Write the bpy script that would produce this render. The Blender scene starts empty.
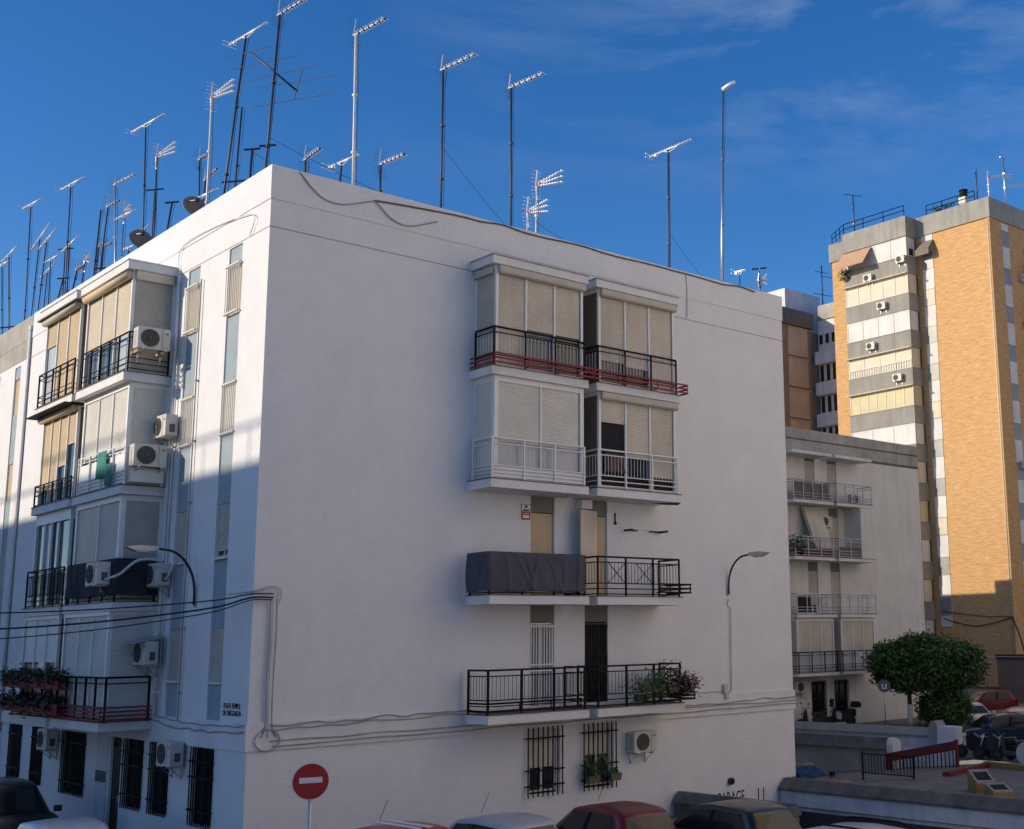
import bpy, bmesh, math, random
from mathutils import Vector, Matrix
R = math.radians
rnd = random.Random(7)
scene = bpy.context.scene
COL = scene.collection

# ------------------------------------------------------------------ materials
MATS = {}
def mat(name, col, rough=.7, metal=0., var=.12, scale=3., bump=0., bscale=60., streak=0., spec=.5, coat=0., alpha_noise=None):
    if name in MATS: return MATS[name]
    m = bpy.data.materials.new(name); m.use_nodes = True
    nt = m.node_tree; N = nt.nodes; Lk = nt.links
    b = N['Principled BSDF']
    b.inputs['Roughness'].default_value = rough
    b.inputs['Metallic'].default_value = metal
    b.inputs['Specular IOR Level'].default_value = spec
    if coat: b.inputs['Coat Weight'].default_value = coat; b.inputs['Coat Roughness'].default_value = .05
    tc = N.new('ShaderNodeTexCoord')
    no = N.new('ShaderNodeTexNoise'); no.inputs['Scale'].default_value = scale; no.inputs['Detail'].default_value = 6; no.inputs['Roughness'].default_value = .62
    Lk.new(tc.outputs['Object'], no.inputs['Vector'])
    mr = N.new('ShaderNodeMapRange'); mr.inputs['From Min'].default_value = .3; mr.inputs['From Max'].default_value = .7
    mr.inputs['To Min'].default_value = 1 - var; mr.inputs['To Max'].default_value = 1 + var * .5
    Lk.new(no.outputs['Fac'], mr.inputs['Value'])
    mx = N.new('ShaderNodeMix'); mx.data_type = 'RGBA'; mx.blend_type = 'MULTIPLY'; mx.inputs['Factor'].default_value = 1
    mx.inputs['A'].default_value = (*col, 1)
    Lk.new(mr.outputs['Result'], mx.inputs['B'])
    out = mx.outputs['Result']
    if streak:
        mp = N.new('ShaderNodeMapping'); mp.inputs['Scale'].default_value = (2.6, 2.6, .12)
        Lk.new(tc.outputs['Object'], mp.inputs['Vector'])
        n2 = N.new('ShaderNodeTexNoise'); n2.inputs['Scale'].default_value = 1.; n2.inputs['Detail'].default_value = 7; n2.inputs['Roughness'].default_value = .7
        Lk.new(mp.outputs['Vector'], n2.inputs['Vector'])
        m2 = N.new('ShaderNodeMapRange'); m2.inputs['From Min'].default_value = .44; m2.inputs['From Max'].default_value = .74
        m2.inputs['To Min'].default_value = 0; m2.inputs['To Max'].default_value = streak
        Lk.new(n2.outputs['Fac'], m2.inputs['Value'])
        x2 = N.new('ShaderNodeMix'); x2.data_type = 'RGBA'; x2.blend_type = 'MIX'
        Lk.new(m2.outputs['Result'], x2.inputs['Factor']); Lk.new(out, x2.inputs['A'])
        x2.inputs['B'].default_value = (col[0] * .42, col[1] * .4, col[2] * .36, 1)
        out = x2.outputs['Result']
    Lk.new(out, b.inputs['Base Color'])
    if bump:
        n3 = N.new('ShaderNodeTexNoise'); n3.inputs['Scale'].default_value = bscale; n3.inputs['Detail'].default_value = 4
        Lk.new(tc.outputs['Object'], n3.inputs['Vector'])
        bp = N.new('ShaderNodeBump'); bp.inputs['Strength'].default_value = bump; bp.inputs['Distance'].default_value = .02
        Lk.new(n3.outputs['Fac'], bp.inputs['Height']); Lk.new(bp.outputs['Normal'], b.inputs['Normal'])
    MATS[name] = m
    return m

def glass(name, col=(.02, .025, .03), rough=.06):
    if name in MATS: return MATS[name]
    m = mat(name, col, rough, 0, .2, 2., spec=.6)
    return m

def brick(name, c1, c2, mortar):
    m = bpy.data.materials.new(name); m.use_nodes = True
    nt = m.node_tree; N = nt.nodes; Lk = nt.links; b = N['Principled BSDF']; b.inputs['Roughness'].default_value = .85
    tc = N.new('ShaderNodeTexCoord'); sp = N.new('ShaderNodeSeparateXYZ'); Lk.new(tc.outputs['Object'], sp.inputs[0])
    ad = N.new('ShaderNodeMath'); ad.operation = 'ADD'; Lk.new(sp.outputs['X'], ad.inputs[0]); Lk.new(sp.outputs['Y'], ad.inputs[1])
    cb = N.new('ShaderNodeCombineXYZ'); Lk.new(ad.outputs[0], cb.inputs['X']); Lk.new(sp.outputs['Z'], cb.inputs['Y'])
    br = N.new('ShaderNodeTexBrick'); br.inputs['Scale'].default_value = 1; br.inputs['Brick Width'].default_value = .25; br.inputs['Row Height'].default_value = .07
    br.inputs['Mortar Size'].default_value = .007; br.inputs['Color1'].default_value = (*c1, 1); br.inputs['Color2'].default_value = (*c2, 1); br.inputs['Mortar'].default_value = (*mortar, 1)
    br.inputs['Bias'].default_value = -.1
    Lk.new(cb.outputs[0], br.inputs['Vector'])
    mp = N.new('ShaderNodeMapping'); mp.inputs['Scale'].default_value = (1.3, 7.0, 1); Lk.new(cb.outputs[0], mp.inputs['Vector'])
    no = N.new('ShaderNodeTexNoise'); no.inputs['Scale'].default_value = 1.; no.inputs['Detail'].default_value = 7; no.inputs['Roughness'].default_value = .7
    Lk.new(mp.outputs[0], no.inputs['Vector'])
    mr = N.new('ShaderNodeMapRange'); mr.inputs['From Min'].default_value = .3; mr.inputs['From Max'].default_value = .7; mr.inputs['To Min'].default_value = .70; mr.inputs['To Max'].default_value = 1.16
    Lk.new(no.outputs['Fac'], mr.inputs['Value'])
    mx = N.new('ShaderNodeMix'); mx.data_type = 'RGBA'; mx.blend_type = 'MULTIPLY'; mx.inputs['Factor'].default_value = 1
    Lk.new(br.outputs['Color'], mx.inputs['A']); Lk.new(mr.outputs['Result'], mx.inputs['B']); Lk.new(mx.outputs['Result'], b.inputs['Base Color'])
    MATS[name] = m
    return m

WALL = mat('white_plaster', (.76, .757, .755), .9, 0, .10, .8, .8, 22, .05)
for _n in WALL.node_tree.nodes:
    if _n.type == 'TEX_NOISE' and abs(_n.inputs['Scale'].default_value - .8) < .01: _n.inputs['Roughness'].default_value = .86; _n.inputs['Detail'].default_value = 10
WALL2 = mat('aged_plaster', (.74, .70, .63), .9, 0, .12, .6, .3, 30, .22)
WALLTRIM = mat('white_trim_paint', (.74, .735, .72), .8, 0, .10, 1.5, .2, 60, .14)
STAIN = mat('weathered_parapet', (.44, .41, .36), .92, 0, .35, .9, .35, 40, .45)
PANEL = mat('blue_grey_panel', (.30, .37, .40), .8, 0, .12, 2, .1)
PANELG = mat('green_grey_panel', (.20, .20, .17), .8, 0, .15, 2, .1)
CREAM = mat('cream_shutter', (.66, .57, .43), .6, 0, .10, 1.2)
TAN = mat('tan_shutter', (.60, .47, .30), .6, 0, .12, 1.2)
BEIGE = mat('beige_shutter', (.62, .55, .45), .6, 0, .18, .7, streak=.25)
PALE = mat('pale_shutter', (.68, .65, .58), .55, 0, .10, 1.2)
BROWNSIDE = mat('brown_side_panel', (.13, .105, .085), .7, 0, .2, 1.5)
WHITE = mat('white_aluminium', (.78, .77, .74), .45, 0, .06, 2)
GREYBOX = mat('grey_shutter_box', (.50, .46, .39), .6, 0, .15, 2)
DARKM = mat('black_railing_paint', (.007, .007, .009), .6, 0, .25, 8, spec=.15)
REDM = mat('red_planter_rail', (.24, .014, .02), .65, 0, .3, 5)
BROWNM = mat('rusty_black_metal', (.014, .009, .009), .65, 0, .4, 8, spec=.15)
GLASS = glass('dark_window_glass')
GLASS2 = glass('grey_window_glass', (.10, .12, .13), .08)
LGLASS = mat('frosted_balcony_glass', (.50, .52, .52), .25, 0, .1, 2)
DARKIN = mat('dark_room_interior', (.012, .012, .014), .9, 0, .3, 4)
CLOTH = mat('charcoal_balcony_cloth', (.085, .082, .10), .95, 0, .18, 2.2, .4, 7)
CLOTHD = mat('black_balcony_cloth', (.03, .03, .034), .95, 0, .2, 3)
ACW = mat('ac_casing_white', (.60, .575, .51), .5, 0, .12, 4)
ACD = mat('ac_fan_dark', (.10, .095, .09), .6, 0, .2, 9)
GALV = mat('galvanised_steel', (.45, .46, .48), .38, .85, .2, 9)
ALU = mat('aerial_aluminium', (.80, .80, .80), .35, .25, .06, 6)
MASTD = mat('dark_mast_paint', (.035, .035, .05), .5, .2, .25, 6)
MASTW = mat('pale_mast_paint', (.62, .62, .60), .5, .1, .12, 6)
ORANGE = mat('aerial_red_plastic', (.45, .06, .04), .5)
DISH = mat('satellite_dish_brown', (.24, .20, .17), .7, 0, .15, 5)
CABLE = mat('black_cable', (.012, .012, .014), .6)
CABLEG = mat('grey_cable', (.38, .36, .35), .75, 0, .3, 3)
CONC = mat('grey_concrete_coping', (.15, .143, .128), .92, 0, .45, 1.9, .5, 24, .5)
CONCL = mat('light_concrete', (.34, .33, .30), .92, 0, .2, 1.2, .3, 30, .3)
WWALL = mat('whitewashed_low_wall', (.66, .68, .72), .9, 0, .16, 1.2, .4, 30, .4)
DARKGREY = mat('dark_grey_finish', (.06, .055, .055), .9, 0, .3, 1.5, .3)
ASPH = mat('asphalt', (.10, .096, .09), .93, 0, .25, .8, .4, 90)
PAVE = mat('paving', (.19, .165, .135), .9, 0, .38, .9, .3, 40)
KERB = mat('kerb_stone', (.30, .28, .25), .9, 0, .2, 2)
YELLOW = mat('yellow_painted_concrete', (.30, .19, .055), .8, 0, .2, 3, .2)
REDP = mat('red_painted_metal', (.16, .013, .02), .6, 0, .25, 3)
SIGNR = mat('sign_red', (.36, .012, .018), .45, 0, .1, 3)
SIGNW = mat('sign_white', (.75, .75, .74), .5, 0, .05, 4)
SIGNG = mat('sign_back_grey', (.30, .33, .37), .5, .3, .1, 4)
BLACKT = mat('black_lettering', (.008, .008, .01), .8, spec=.2)
LAMPARM = mat('dark_lamp_arm', (.03, .032, .038), .5, .2)
BRICK = brick('orange_brick', (.63, .355, .14), (.54, .295, .10), (.52, .37, .21))
TPARA = mat('tower_parapet_concrete', (.33, .32, .29), .9, 0, .22, .6, .2, 20, .45)
TBAND = mat('tower_balcony_grey', (.30, .285, .26), .9, 0, .2, .7, .2, 20, .4)
TWHITE = mat('tower_white_panel', (.66, .65, .62), .7, 0, .12, 1, streak=.2)
TCREAM = mat('tower_cream_blind', (.62, .55, .42), .6, 0, .1, 1)
TYELL = mat('tower_yellow_blind', (.56, .48, .28), .6, 0, .12, 1)
TGREY = mat('tower_grey_window', (.26, .26, .25), .4, 0, .25, 1)
AWN = mat('peach_awning_fabric', (.50, .31, .20), .9, 0, .1, 3)
BROWNB = mat('brown_blinds', (.55, .45, .34), .75, 0, .25, .5)
CORR = mat('corrugated_grey', (.14, .14, .145), .7, .2, .2, 2)
LEAF = [mat('leaf_dark', (.038, .085, .016), .55, 0, .3, 4), mat('leaf_mid', (.07, .15, .026), .55, 0, .3, 4), mat('leaf_light', (.13, .22, .05), .55, 0, .3, 4)]
LEAFR = mat('red_foliage', (.06, .012, .016), .6, 0, .4, 9)
BARK = mat('bark', (.10, .075, .05), .95, 0, .3, 6, .5, 20)
LIME = mat('limewashed_bark', (.62, .60, .56), .9, 0, .15, 5, .3)
TERRA = mat('terracotta', (.22, .07, .04), .8, 0, .25, 5)
RUBBER = mat('tyre_rubber', (.02, .02, .02), .85)
RIM = mat('wheel_rim', (.42, .43, .45), .35, .7)
CGLASS = mat('car_glass', (.02, .021, .021), .04, 0, .2, 2., spec=.38)
TAILL = mat('tail_light_red', (.30, .015, .015), .2, spec=.7)
HEADL = mat('head_light_clear', (.62, .64, .66), .12, spec=.8)
PLATE = mat('number_plate_white', (.7, .7, .68), .5)
BLUEC = mat('blue_cushion', (.05, .10, .22), .9)
GREENC = mat('green_cloth', (.05, .24, .19), .9, 0, .25, 5)
WOOD = mat('raw_wood', (.42, .27, .12), .8, 0, .25, 6)
DUCT = mat('white_duct', (.62, .61, .58), .6)
ROOFT = mat('roof_terracotta_waterproofing', (.24, .12, .08), .9, 0, .2, 1)
HELM = mat('black_plastic', (.015, .015, .017), .4)

def paint(name, col, rough=.28): return mat('car_paint_' + name, col, rough, 0, .05, 2, spec=.35, coat=.25)

# ------------------------------------------------------------------ mesh builder
class MB:
    def __init__(s, T=None):
        s.v = []; s.f = []; s.mi = []; s.ms = []; s.T = T; s.sm = []
    def _m(s, m):
        if m not in s.ms: s.ms.append(m)
        return s.ms.index(m)
    def pt(s, p):
        q = s.T(*p) if s.T else p
        s.v.append((q[0], q[1], q[2])); return len(s.v) - 1
    def face(s, pts, m, smooth=False):
        s.f.append([s.pt(p) for p in pts]); s.mi.append(s._m(m)); s.sm.append(smooth)
    def box(s, a, b, m):
        x0, y0, z0 = a; x1, y1, z1 = b
        i = [s.pt(p) for p in ((x0, y0, z0), (x1, y0, z0), (x1, y1, z0), (x0, y1, z0), (x0, y0, z1), (x1, y0, z1), (x1, y1, z1), (x0, y1, z1))]
        k = s._m(m)
        for q in ((0, 3, 2, 1), (4, 5, 6, 7), (0, 1, 5, 4), (1, 2, 6, 5), (2, 3, 7, 6), (3, 0, 4, 7)):
            s.f.append([i[j] for j in q]); s.mi.append(k); s.sm.append(False)
    def prism(s, poly, axis, a, b, m):      # poly: 2-D outline in the two other axes, extruded a..b along axis
        def mk(p, w):
            if axis == 0: return (w, p[0], p[1])
            if axis == 1: return (p[0], w, p[1])
            return (p[0], p[1], w)
        n = len(poly); A = [s.pt(mk(p, a)) for p in poly]; B = [s.pt(mk(p, b)) for p in poly]; k = s._m(m)
        s.f.append(A[::-1]); s.f.append(B); s.mi += [k, k]; s.sm += [False, False]
        for i in range(n):
            j = (i + 1) % n; s.f.append([A[i], A[j], B[j], B[i]]); s.mi.append(k); s.sm.append(False)
    def tube(s, pts, r, m, n=6, r2=None, cap=True):
        pts = [Vector(s.T(*p)) if s.T else Vector(p) for p in pts]
        k = s._m(m); rings = []
        L = len(pts)
        for i, p in enumerate(pts):
            d = (pts[min(i + 1, L - 1)] - pts[max(i - 1, 0)])
            if d.length < 1e-9: d = Vector((0, 0, 1))
            d.normalize()
            a = d.cross(Vector((0, 0, 1)))
            if a.length < .05: a = d.cross(Vector((1, 0, 0)))
            a.normalize(); b = d.cross(a)
            rr = r if r2 is None else r + (r2 - r) * i / (L - 1)
            ring = []
            for q in range(n):
                t = 2 * math.pi * q / n + .4
                c = p + a * math.cos(t) * rr + b * math.sin(t) * rr
                s.v.append(tuple(c)); ring.append(len(s.v) - 1)
            rings.append(ring)
        for i in range(L - 1):
            for q in range(n):
                w = (q + 1) % n
                s.f.append([rings[i][q], rings[i][w], rings[i + 1][w], rings[i + 1][q]]); s.mi.append(k); s.sm.append(n > 5)
        if cap:
            s.f.append(rings[0][::-1]); s.f.append(rings[-1]); s.mi += [k, k]; s.sm += [False, False]
    def disc(s, c, r, axis, h, m, n=20):     # a short cylinder centred on c
        pts = []
        for q in range(n):
            t = 2 * math.pi * q / n
            pts.append((math.cos(t) * r, math.sin(t) * r))
        o = [i for i in range(3) if i != axis]
        poly = [(c[o[0]] + p[0], c[o[1]] + p[1]) for p in pts]
        s.prism(poly, axis, c[axis] - h / 2, c[axis] + h / 2, m)
    def build(s, name, parent=None, loc=(0, 0, 0), rz=0, recalc=True, merge=False, sharp=0):
        me = bpy.data.meshes.new(name)
        me.from_pydata(s.v, [], s.f)
        for m in s.ms: me.materials.append(m)
        me.polygons.foreach_set('material_index', s.mi)
        me.polygons.foreach_set('use_smooth', s.sm)
        if recalc:
            bm = bmesh.new(); bm.from_mesh(me)
            if merge: bmesh.ops.remove_doubles(bm, verts=bm.verts, dist=1e-4)
            bmesh.ops.recalc_face_normals(bm, faces=bm.faces); bm.to_mesh(me); bm.free()
        if sharp: me.set_sharp_from_angle(angle=R(sharp))
        me.update()
        o = bpy.data.objects.new(name, me); COL.objects.link(o)
        o.location = loc; o.rotation_euler = (0, 0, rz)
        if parent: o.parent = parent
        return o

def tag(o, label=None, cat=None, group=None, kind=None):
    if label: o['label'] = label
    if cat: o['category'] = cat
    if group: o['group'] = group
    if kind: o['kind'] = kind
    return o
def thing(name, label, cat, loc=(0, 0, 0), rz=0, group=None):
    o = bpy.data.objects.new(name, None); COL.objects.link(o); o.empty_display_size = .3
    o.location = loc; o.rotation_euler = (0, 0, rz)
    return tag(o, label, cat, group)
def dup(root, loc=None, rz=None, label=None, group=None, children=None):
    r = root.copy(); COL.objects.link(r)
    if loc is not None: r.location = loc
    if rz is not None: r.rotation_euler = (0, 0, rz)
    if label: r['label'] = label
    if group: r['group'] = group
    for ch in list(root.children):
        c = ch.copy(); COL.objects.link(c); c.parent = r
        for g in list(ch.children):
            d = g.copy(); COL.objects.link(d); d.parent = c
    return r

def TR(u, o, z): return (u, -o, z)      # right-hand facade: u along +X, o out of the wall, z up
def TL(u, o, z): return (-o, u, z)      # left-hand facade: u along +Y

# ------------------------------------------------------------------ facade pieces
def wall_holes(mb, u0, u1, z0, z1, holes, m, depth=.13, o=0.):
    us = sorted({u0, u1, *[h[0] for h in holes], *[h[1] for h in holes]}); zs = sorted({z0, z1, *[h[2] for h in holes], *[h[3] for h in holes]})
    us = [u for u in us if u0 <= u <= u1]; zs = [z for z in zs if z0 <= z <= z1]
    for i in range(len(us) - 1):
        for j in range(len(zs) - 1):
            cu = (us[i] + us[i + 1]) / 2; cz = (zs[j] + zs[j + 1]) / 2
            if any(h[0] < cu < h[1] and h[2] < cz < h[3] for h in holes): continue
            mb.face([(us[i], o, zs[j]), (us[i + 1], o, zs[j]), (us[i + 1], o, zs[j + 1]), (us[i], o, zs[j + 1])], m)
    for a, b, c, d in holes:
        e = o - depth
        mb.face([(a, o, c), (a, e, c), (a, e, d), (a, o, d)], m); mb.face([(b, o, c), (b, e, c), (b, e, d), (b, o, d)], m)
        mb.face([(a, o, c), (b, o, c), (b, e, c), (a, e, c)], m); mb.face([(a, o, d), (b, o, d), (b, e, d), (a, e, d)], m)

def slats(mb, u0, u1, z0, z1, o, m, pitch=.048, axis='u', gap=False):
    n = max(2, int((z1 - z0) / pitch)); h = (z1 - z0) / n
    for i in range(n):
        a = z0 + i * h; prof = [(o - .004, a), (o + .008, a + h * .3), (o + .008, a + h * .62), (o - .004, a + h * .93), (o - .004, a + h)]
        for k in range(4):
            p, q = prof[k], prof[k + 1]
            if axis == 'u': mb.face([(u0, p[0], p[1]), (u1, p[0], p[1]), (u1, q[0], q[1]), (u0, q[0], q[1])], m)
            else: mb.face([(p[0], u0, p[1]), (p[0], u1, p[1]), (q[0], u1, q[1]), (q[0], u0, q[1])], m)

def grille(parent, T, u0, u1, z0, z1, o, m, n=9, r=.011, rails=(.12, .88), name='grille'):
    mb = MB(T)
    for i in range(n):
        u = u0 + (u1 - u0) * i / (n - 1)
        mb.box((u - r, o - r, z0), (u + r, o + r, z1), m)
    for f in rails:
        z = z0 + (z1 - z0) * f
        mb.box((u0 - .05, o - .014 + r, z - .018), (u1 + .05, o + .02 + r, z + .018), m)
        for u in (u0 - .05, u1 + .03): mb.box((u, -.01, z - .012), (u + .02, o, z + .012), m)
    return mb.build(name, parent)

def window(parent, T, u0, u1, z0, z1, shutter=None, frac=1., frame=WHITE, o=-.1, panes=2, gl=GLASS):
    mb = MB(T); w = .045
    mb.box((u0, o - .04, z0), (u0 + w, o + .02, z1), frame); mb.box((u1 - w, o - .04, z0), (u1, o + .02, z1), frame)
    mb.box((u0 + w, o - .04, z0), (u1 - w, o + .02, z0 + w), frame); mb.box((u0 + w, o - .04, z1 - w), (u1 - w, o + .02, z1), frame)
    for i in range(1, panes):
        u = u0 + (u1 - u0) * i / panes
        mb.box((u - .025, o - .03, z0 + w), (u + .025, o + .008, z1 - w), frame)
    win = mb.build('window', parent)
    if frac < .99 or not shutter:
        g = MB(T); g.face([(u0 + w, o - .02, z0 + w), (u1 - w, o - .02, z0 + w), (u1 - w, o - .02, z1 - w), (u0 + w, o - .02, z1 - w)], gl); g.build('pane', win)
    if shutter:
        s_ = MB(T); slats(s_, u0 + .03, u1 - .03, z1 - (z1 - z0) * frac + .02, z1 - .02, o + .03, shutter); s_.build('roller_shutter', win)
    return win

def slab(parent, T, u0, u1, d, z, t, m=WALLTRIM, lip=True):
    mb = MB(T); mb.box((u0, -.02, z), (u1, d, z + t), m)
    if lip: mb.box((u0 - .012, -.02, z + t), (u1 + .012, d + .02, z + t + .022), BROWNSIDE)
    return mb.build('balcony_slab', parent)

def railing(parent, T, u0, u1, o, zb, h, m, mbal=None, bal=True, sides=(True, True), posts=3, low=2, xpat=False, pr=.02, name='railing', zbal=.35, nb=.115):
    mb = MB(T); zt = zb + h; mbal = mbal or m
    def run(a, b):       # a,b in (u,o)
        L = math.hypot(b[0] - a[0], b[1] - a[1]); dx = ((b[0] - a[0]) / L, (b[1] - a[1]) / L)
        def bar(z, r, mm): mb.tube([(a[0], a[1], z), (b[0], b[1], z)], r, mm, 4)
        bar(zt, .026, m); bar(zt - .14, .016, m)
        if low or bal: bar(zb + zbal, .016, m)
        for i in range(low): bar(zb + .07 + (zbal - .07) * i / max(1, low), .016, m)
        if bal:
            n = int(L / nb)
            for i in range(1, n):
                p = (a[0] + dx[0] * L * i / n, a[1] + dx[1] * L * i / n)
                mb.tube([(p[0], p[1], zb + zbal), (p[0], p[1], zt - .14)], .0075, mbal, 4, cap=False)
    run((u0, o), (u1, o))
    if sides[0]: run((u0, .14), (u0, o))
    if sides[1]: run((u1, .14), (u1, o))
    P = [(u0 + (u1 - u0) * i / posts, o) for i in range(posts + 1)]
    if sides[0]: P.append((u0, .16))
    if sides[1]: P.append((u1, .16))
    for p in P: mb.box((p[0] - pr, p[1] - pr, zb), (p[0] + pr, p[1] + pr, zt), m)
    if xpat:
        L = (u1 - u0) / posts; a, b = zb + zbal, zt - .14
        for c in range(2):
            x = u0 + L * (c + .35)
            mb.tube([(x, o + .012, b), (x + L * .62, o + .012, a)], .012, m, 4); mb.tube([(x, o + .012, a), (x + L * .62, o + .012, b)], .012, m, 4)
    return mb.build(name, parent)

def planter_rack(parent, T, u0, u1, o0, o1, z0, z1, m, n=3, sides=(True, True), mback=None):
    mb = MB(T)
    for i in range(n):
        z = z0 + (z1 - z0) * i / (n - 1)
        mb.box((u0, o1 - .01, z - .022), (u1, o1 + .012, z + .022), m)
        if sides[0]: mb.box((u0 - .012, .12, z - .022), (u0 + .01, o1 - .01, z + .022), m)
        if sides[1]: mb.box((u1 - .01, .12, z - .022), (u1 + .012, o1 - .01, z + .022), m)
    k = max(3, int((u1 - u0) / .9))
    for i in range(k + 1):
        u = u0 + .02 + (u1 - u0 - .04) * i / k
        mb.box((u - .015, o1 - .03, z0 - .02), (u + .015, o1 - .011, z1 + .02), m)
        mb.box((u - .012, o0, z0 - .02), (u + .012, o1 - .03, z0 + .01), m)
    return mb.build('planter_rack', parent)

def enclosure(parent, T, u0, u1, of, z0, z1, panels, fm=WHITE, side=(PALE, PALE), box=None, side_hint=None, topband=.10, boxr=False, post=.075, side_box=True):
    """glazed-in balcony: panels = list of (width weight, kind, material, open-from-bottom fraction)"""
    mb = MB(T); p = post
    for u in (u0, u1 - p): mb.box((u, of - p, z0), (u + p, of, z1), fm)
    mb.box((u0 + p, of - p + .01, z1 - topband), (u1 - p, of - .004, z1), fm)
    mb.box((u0 + p, of - p + .01, z0), (u1 - p, of - .004, z0 + .06), fm)
    for u in (u0 + .004, u1 - .05): mb.box((u, .0, z1 - topband), (u + .045, of - p, z1), fm); mb.box((u, .0, z0), (u + .045, of - p, z0 + .05), fm); mb.box((u, .0, z0 + .05), (u + .045, .05, z1 - topband), fm)
    W = u1 - u0 - 2 * p; tot = sum(q[0] for q in panels); u = u0 + p; edges = []
    for q in panels:
        w = W * q[0] / tot; edges.append((u, u + w, q)); u += w
    for e in edges[:-1]: mb.box((e[1] - .025, of - p + .01, z0 + .06), (e[1] + .025, of - .008, z1 - topband), fm)
    fr = mb.build('enclosure_frame', parent)
    for a, b, q in edges:
        kind, m = q[1], q[2]; op = q[3] if len(q) > 3 else 0.
        a += .024; b -= .024; za, zb_ = z0 + .06, z1 - topband; oo = of - .045
        zc = za + (zb_ - za) * op
        if kind == 'shutter':
            s_ = MB(T); slats(s_, a, b, zc, zb_, oo, m)
            if op: s_.box((a, oo - .01, zc - .03), (b, oo + .012, zc - .001), m)
            s_.build('roller_shutter', parent)
        elif kind == 'panel':
            s_ = MB(T); s_.box((a, oo - .02, za), (b, oo, zb_), m); s_.build('curtain_panel', parent)
        if op or kind == 'glass':
            g = MB(T); gm = m if kind == 'glass' else (q[4] if len(q) > 4 else GLASS)
            g.face([(a, oo - .03, za), (b, oo - .03, za), (b, oo - .03, zc if kind != 'glass' else zb_), (a, oo - .03, zc if kind != 'glass' else zb_)], gm)
            g.build('pane', parent)
    for k, u in ((0, u0 + .012), (1, u1 - .012)):
        m = side[k]
        if m is None: continue
        s_ = MB(T)
        if m in (BROWNSIDE,): s_.box((u - .008, .05, z0 + .05), (u + .008, of - p, z1 - topband), m)
        else: 
            T2 = T
            n = max(2, int((z1 - z0 - .2) / .048)); h = (z1 - topband - z0 - .05) / n
            sg = -1 if k == 0 else 1
            for i in range(n):
                z = z0 + .05 + i * h
                pr = [(u - sg * .004, z), (u + sg * .007, z + h * .35), (u + sg * .007, z + h * .65), (u - sg * .004, z + h)]
                for j in range(3):
                    A, B = pr[j], pr[j + 1]
                    s_.face([(A[0], .05, A[1]), (A[0], of - p, A[1]), (B[0], of - p, B[1]), (B[0], .05, B[1])], m)
        s_.build('side_panel', parent)
    if box:
        bx = MB(T); zt = z1 - .02; h = .2
        if boxr: bx.tube([(u0 + .02, of + .07, zt - .1), (u1 - .02, of + .07, zt - .1)], .1, box, 12)
        else:
            bx.prism([(of - .003, zt), (of + .11, zt), (of + .11, zt - h + .04), (of + .07, zt - h), (of - .003, zt - h)], 0, u0 + .05, u1 + .03, box)
            if side_box: bx.box((u0 - .1, .03, zt - h), (u0 - .002, of - .12, zt - .02), box)
        bx.build('shutter_box', parent)
    return fr

# ------------------------------------------------------------------ air conditioners (front faces local -Y, back on y = 0)
def make_ac(name='air_conditioner', cas=ACW, brackets=True):
    t = thing(name, 'x', 'air conditioner')
    mb = MB(); w, d, h = .80, .30, .55
    ch = .025
    mb.prism([(-w / 2 + ch, 0), (w / 2 - ch, 0), (w / 2, ch), (w / 2, h - ch), (w / 2 - ch, h), (-w / 2 + ch, h), (-w / 2, h - ch), (-w / 2, ch)], 1, -d - .05, -.05, cas)
    for i in range(9):
        z = .08 + i * .045; mb.box((-w / 2 - .004, -.28, z), (-w / 2 + .01, -.1, z + .012), ACD)
    mb.box((.2, -d - .056, .02), (.206, -d - .045, h - .02), ACD)
    mb.box((.27, -d - .055, h - .14), (.35, -d - .048, h - .11), ACD)
    mb.box((w / 2 - .001, -.25, .1), (w / 2 + .015, -.12, .3), ACD)
    mb.build('casing', t)
    f = MB()
    f.disc((-.1, -d - .055, h / 2), .225, 1, .02, ACD, 28)
    for k in range(5):
        r = .05 + k * .042
        f.tube([(-.1 + math.cos(a * .2618) * r, -d - .075, h / 2 + math.sin(a * .2618) * r) for a in range(25)], .005, ACD, 4, cap=False)
    for k in range(8):
        a = k * math.pi / 8
        f.tube([(-.1 - math.cos(a) * .22, -d - .077, h / 2 - math.sin(a) * .22), (-.1 + math.cos(a) * .22, -d - .077, h / 2 + math.sin(a) * .22)], .004, ACD, 4)
    f.disc((-.1, -d - .078, h / 2), .04, 1, .016, ACD, 14)
    f.build('fan_grille', t)
    if brackets:
        for x in (-.27, .27):
            b = MB(); b.box((x - .02, -d - .08, -.035), (x + .02, 0, 0), GALV); b.box((x - .015, -.03, -.3), (x + .015, 0, -.035), GALV)
            b.tube([(x, -.3, -.03), (x, -.02, -.27)], .012, GALV, 4); b.build('bracket', t)
    return t
AC0 = make_ac()
ac_used = [0]
def place_ac(loc, rz, label, group='air conditioner units on the facades'):
    if not ac_used[0]:
        ac_used[0] = 1; AC0.location = loc; AC0.rotation_euler = (0, 0, rz); AC0['label'] = label; AC0['group'] = group; return AC0
    return dup(AC0, loc, rz, label, group)
LEFT = -math.pi / 2      # rotates local -Y to world -X

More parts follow.
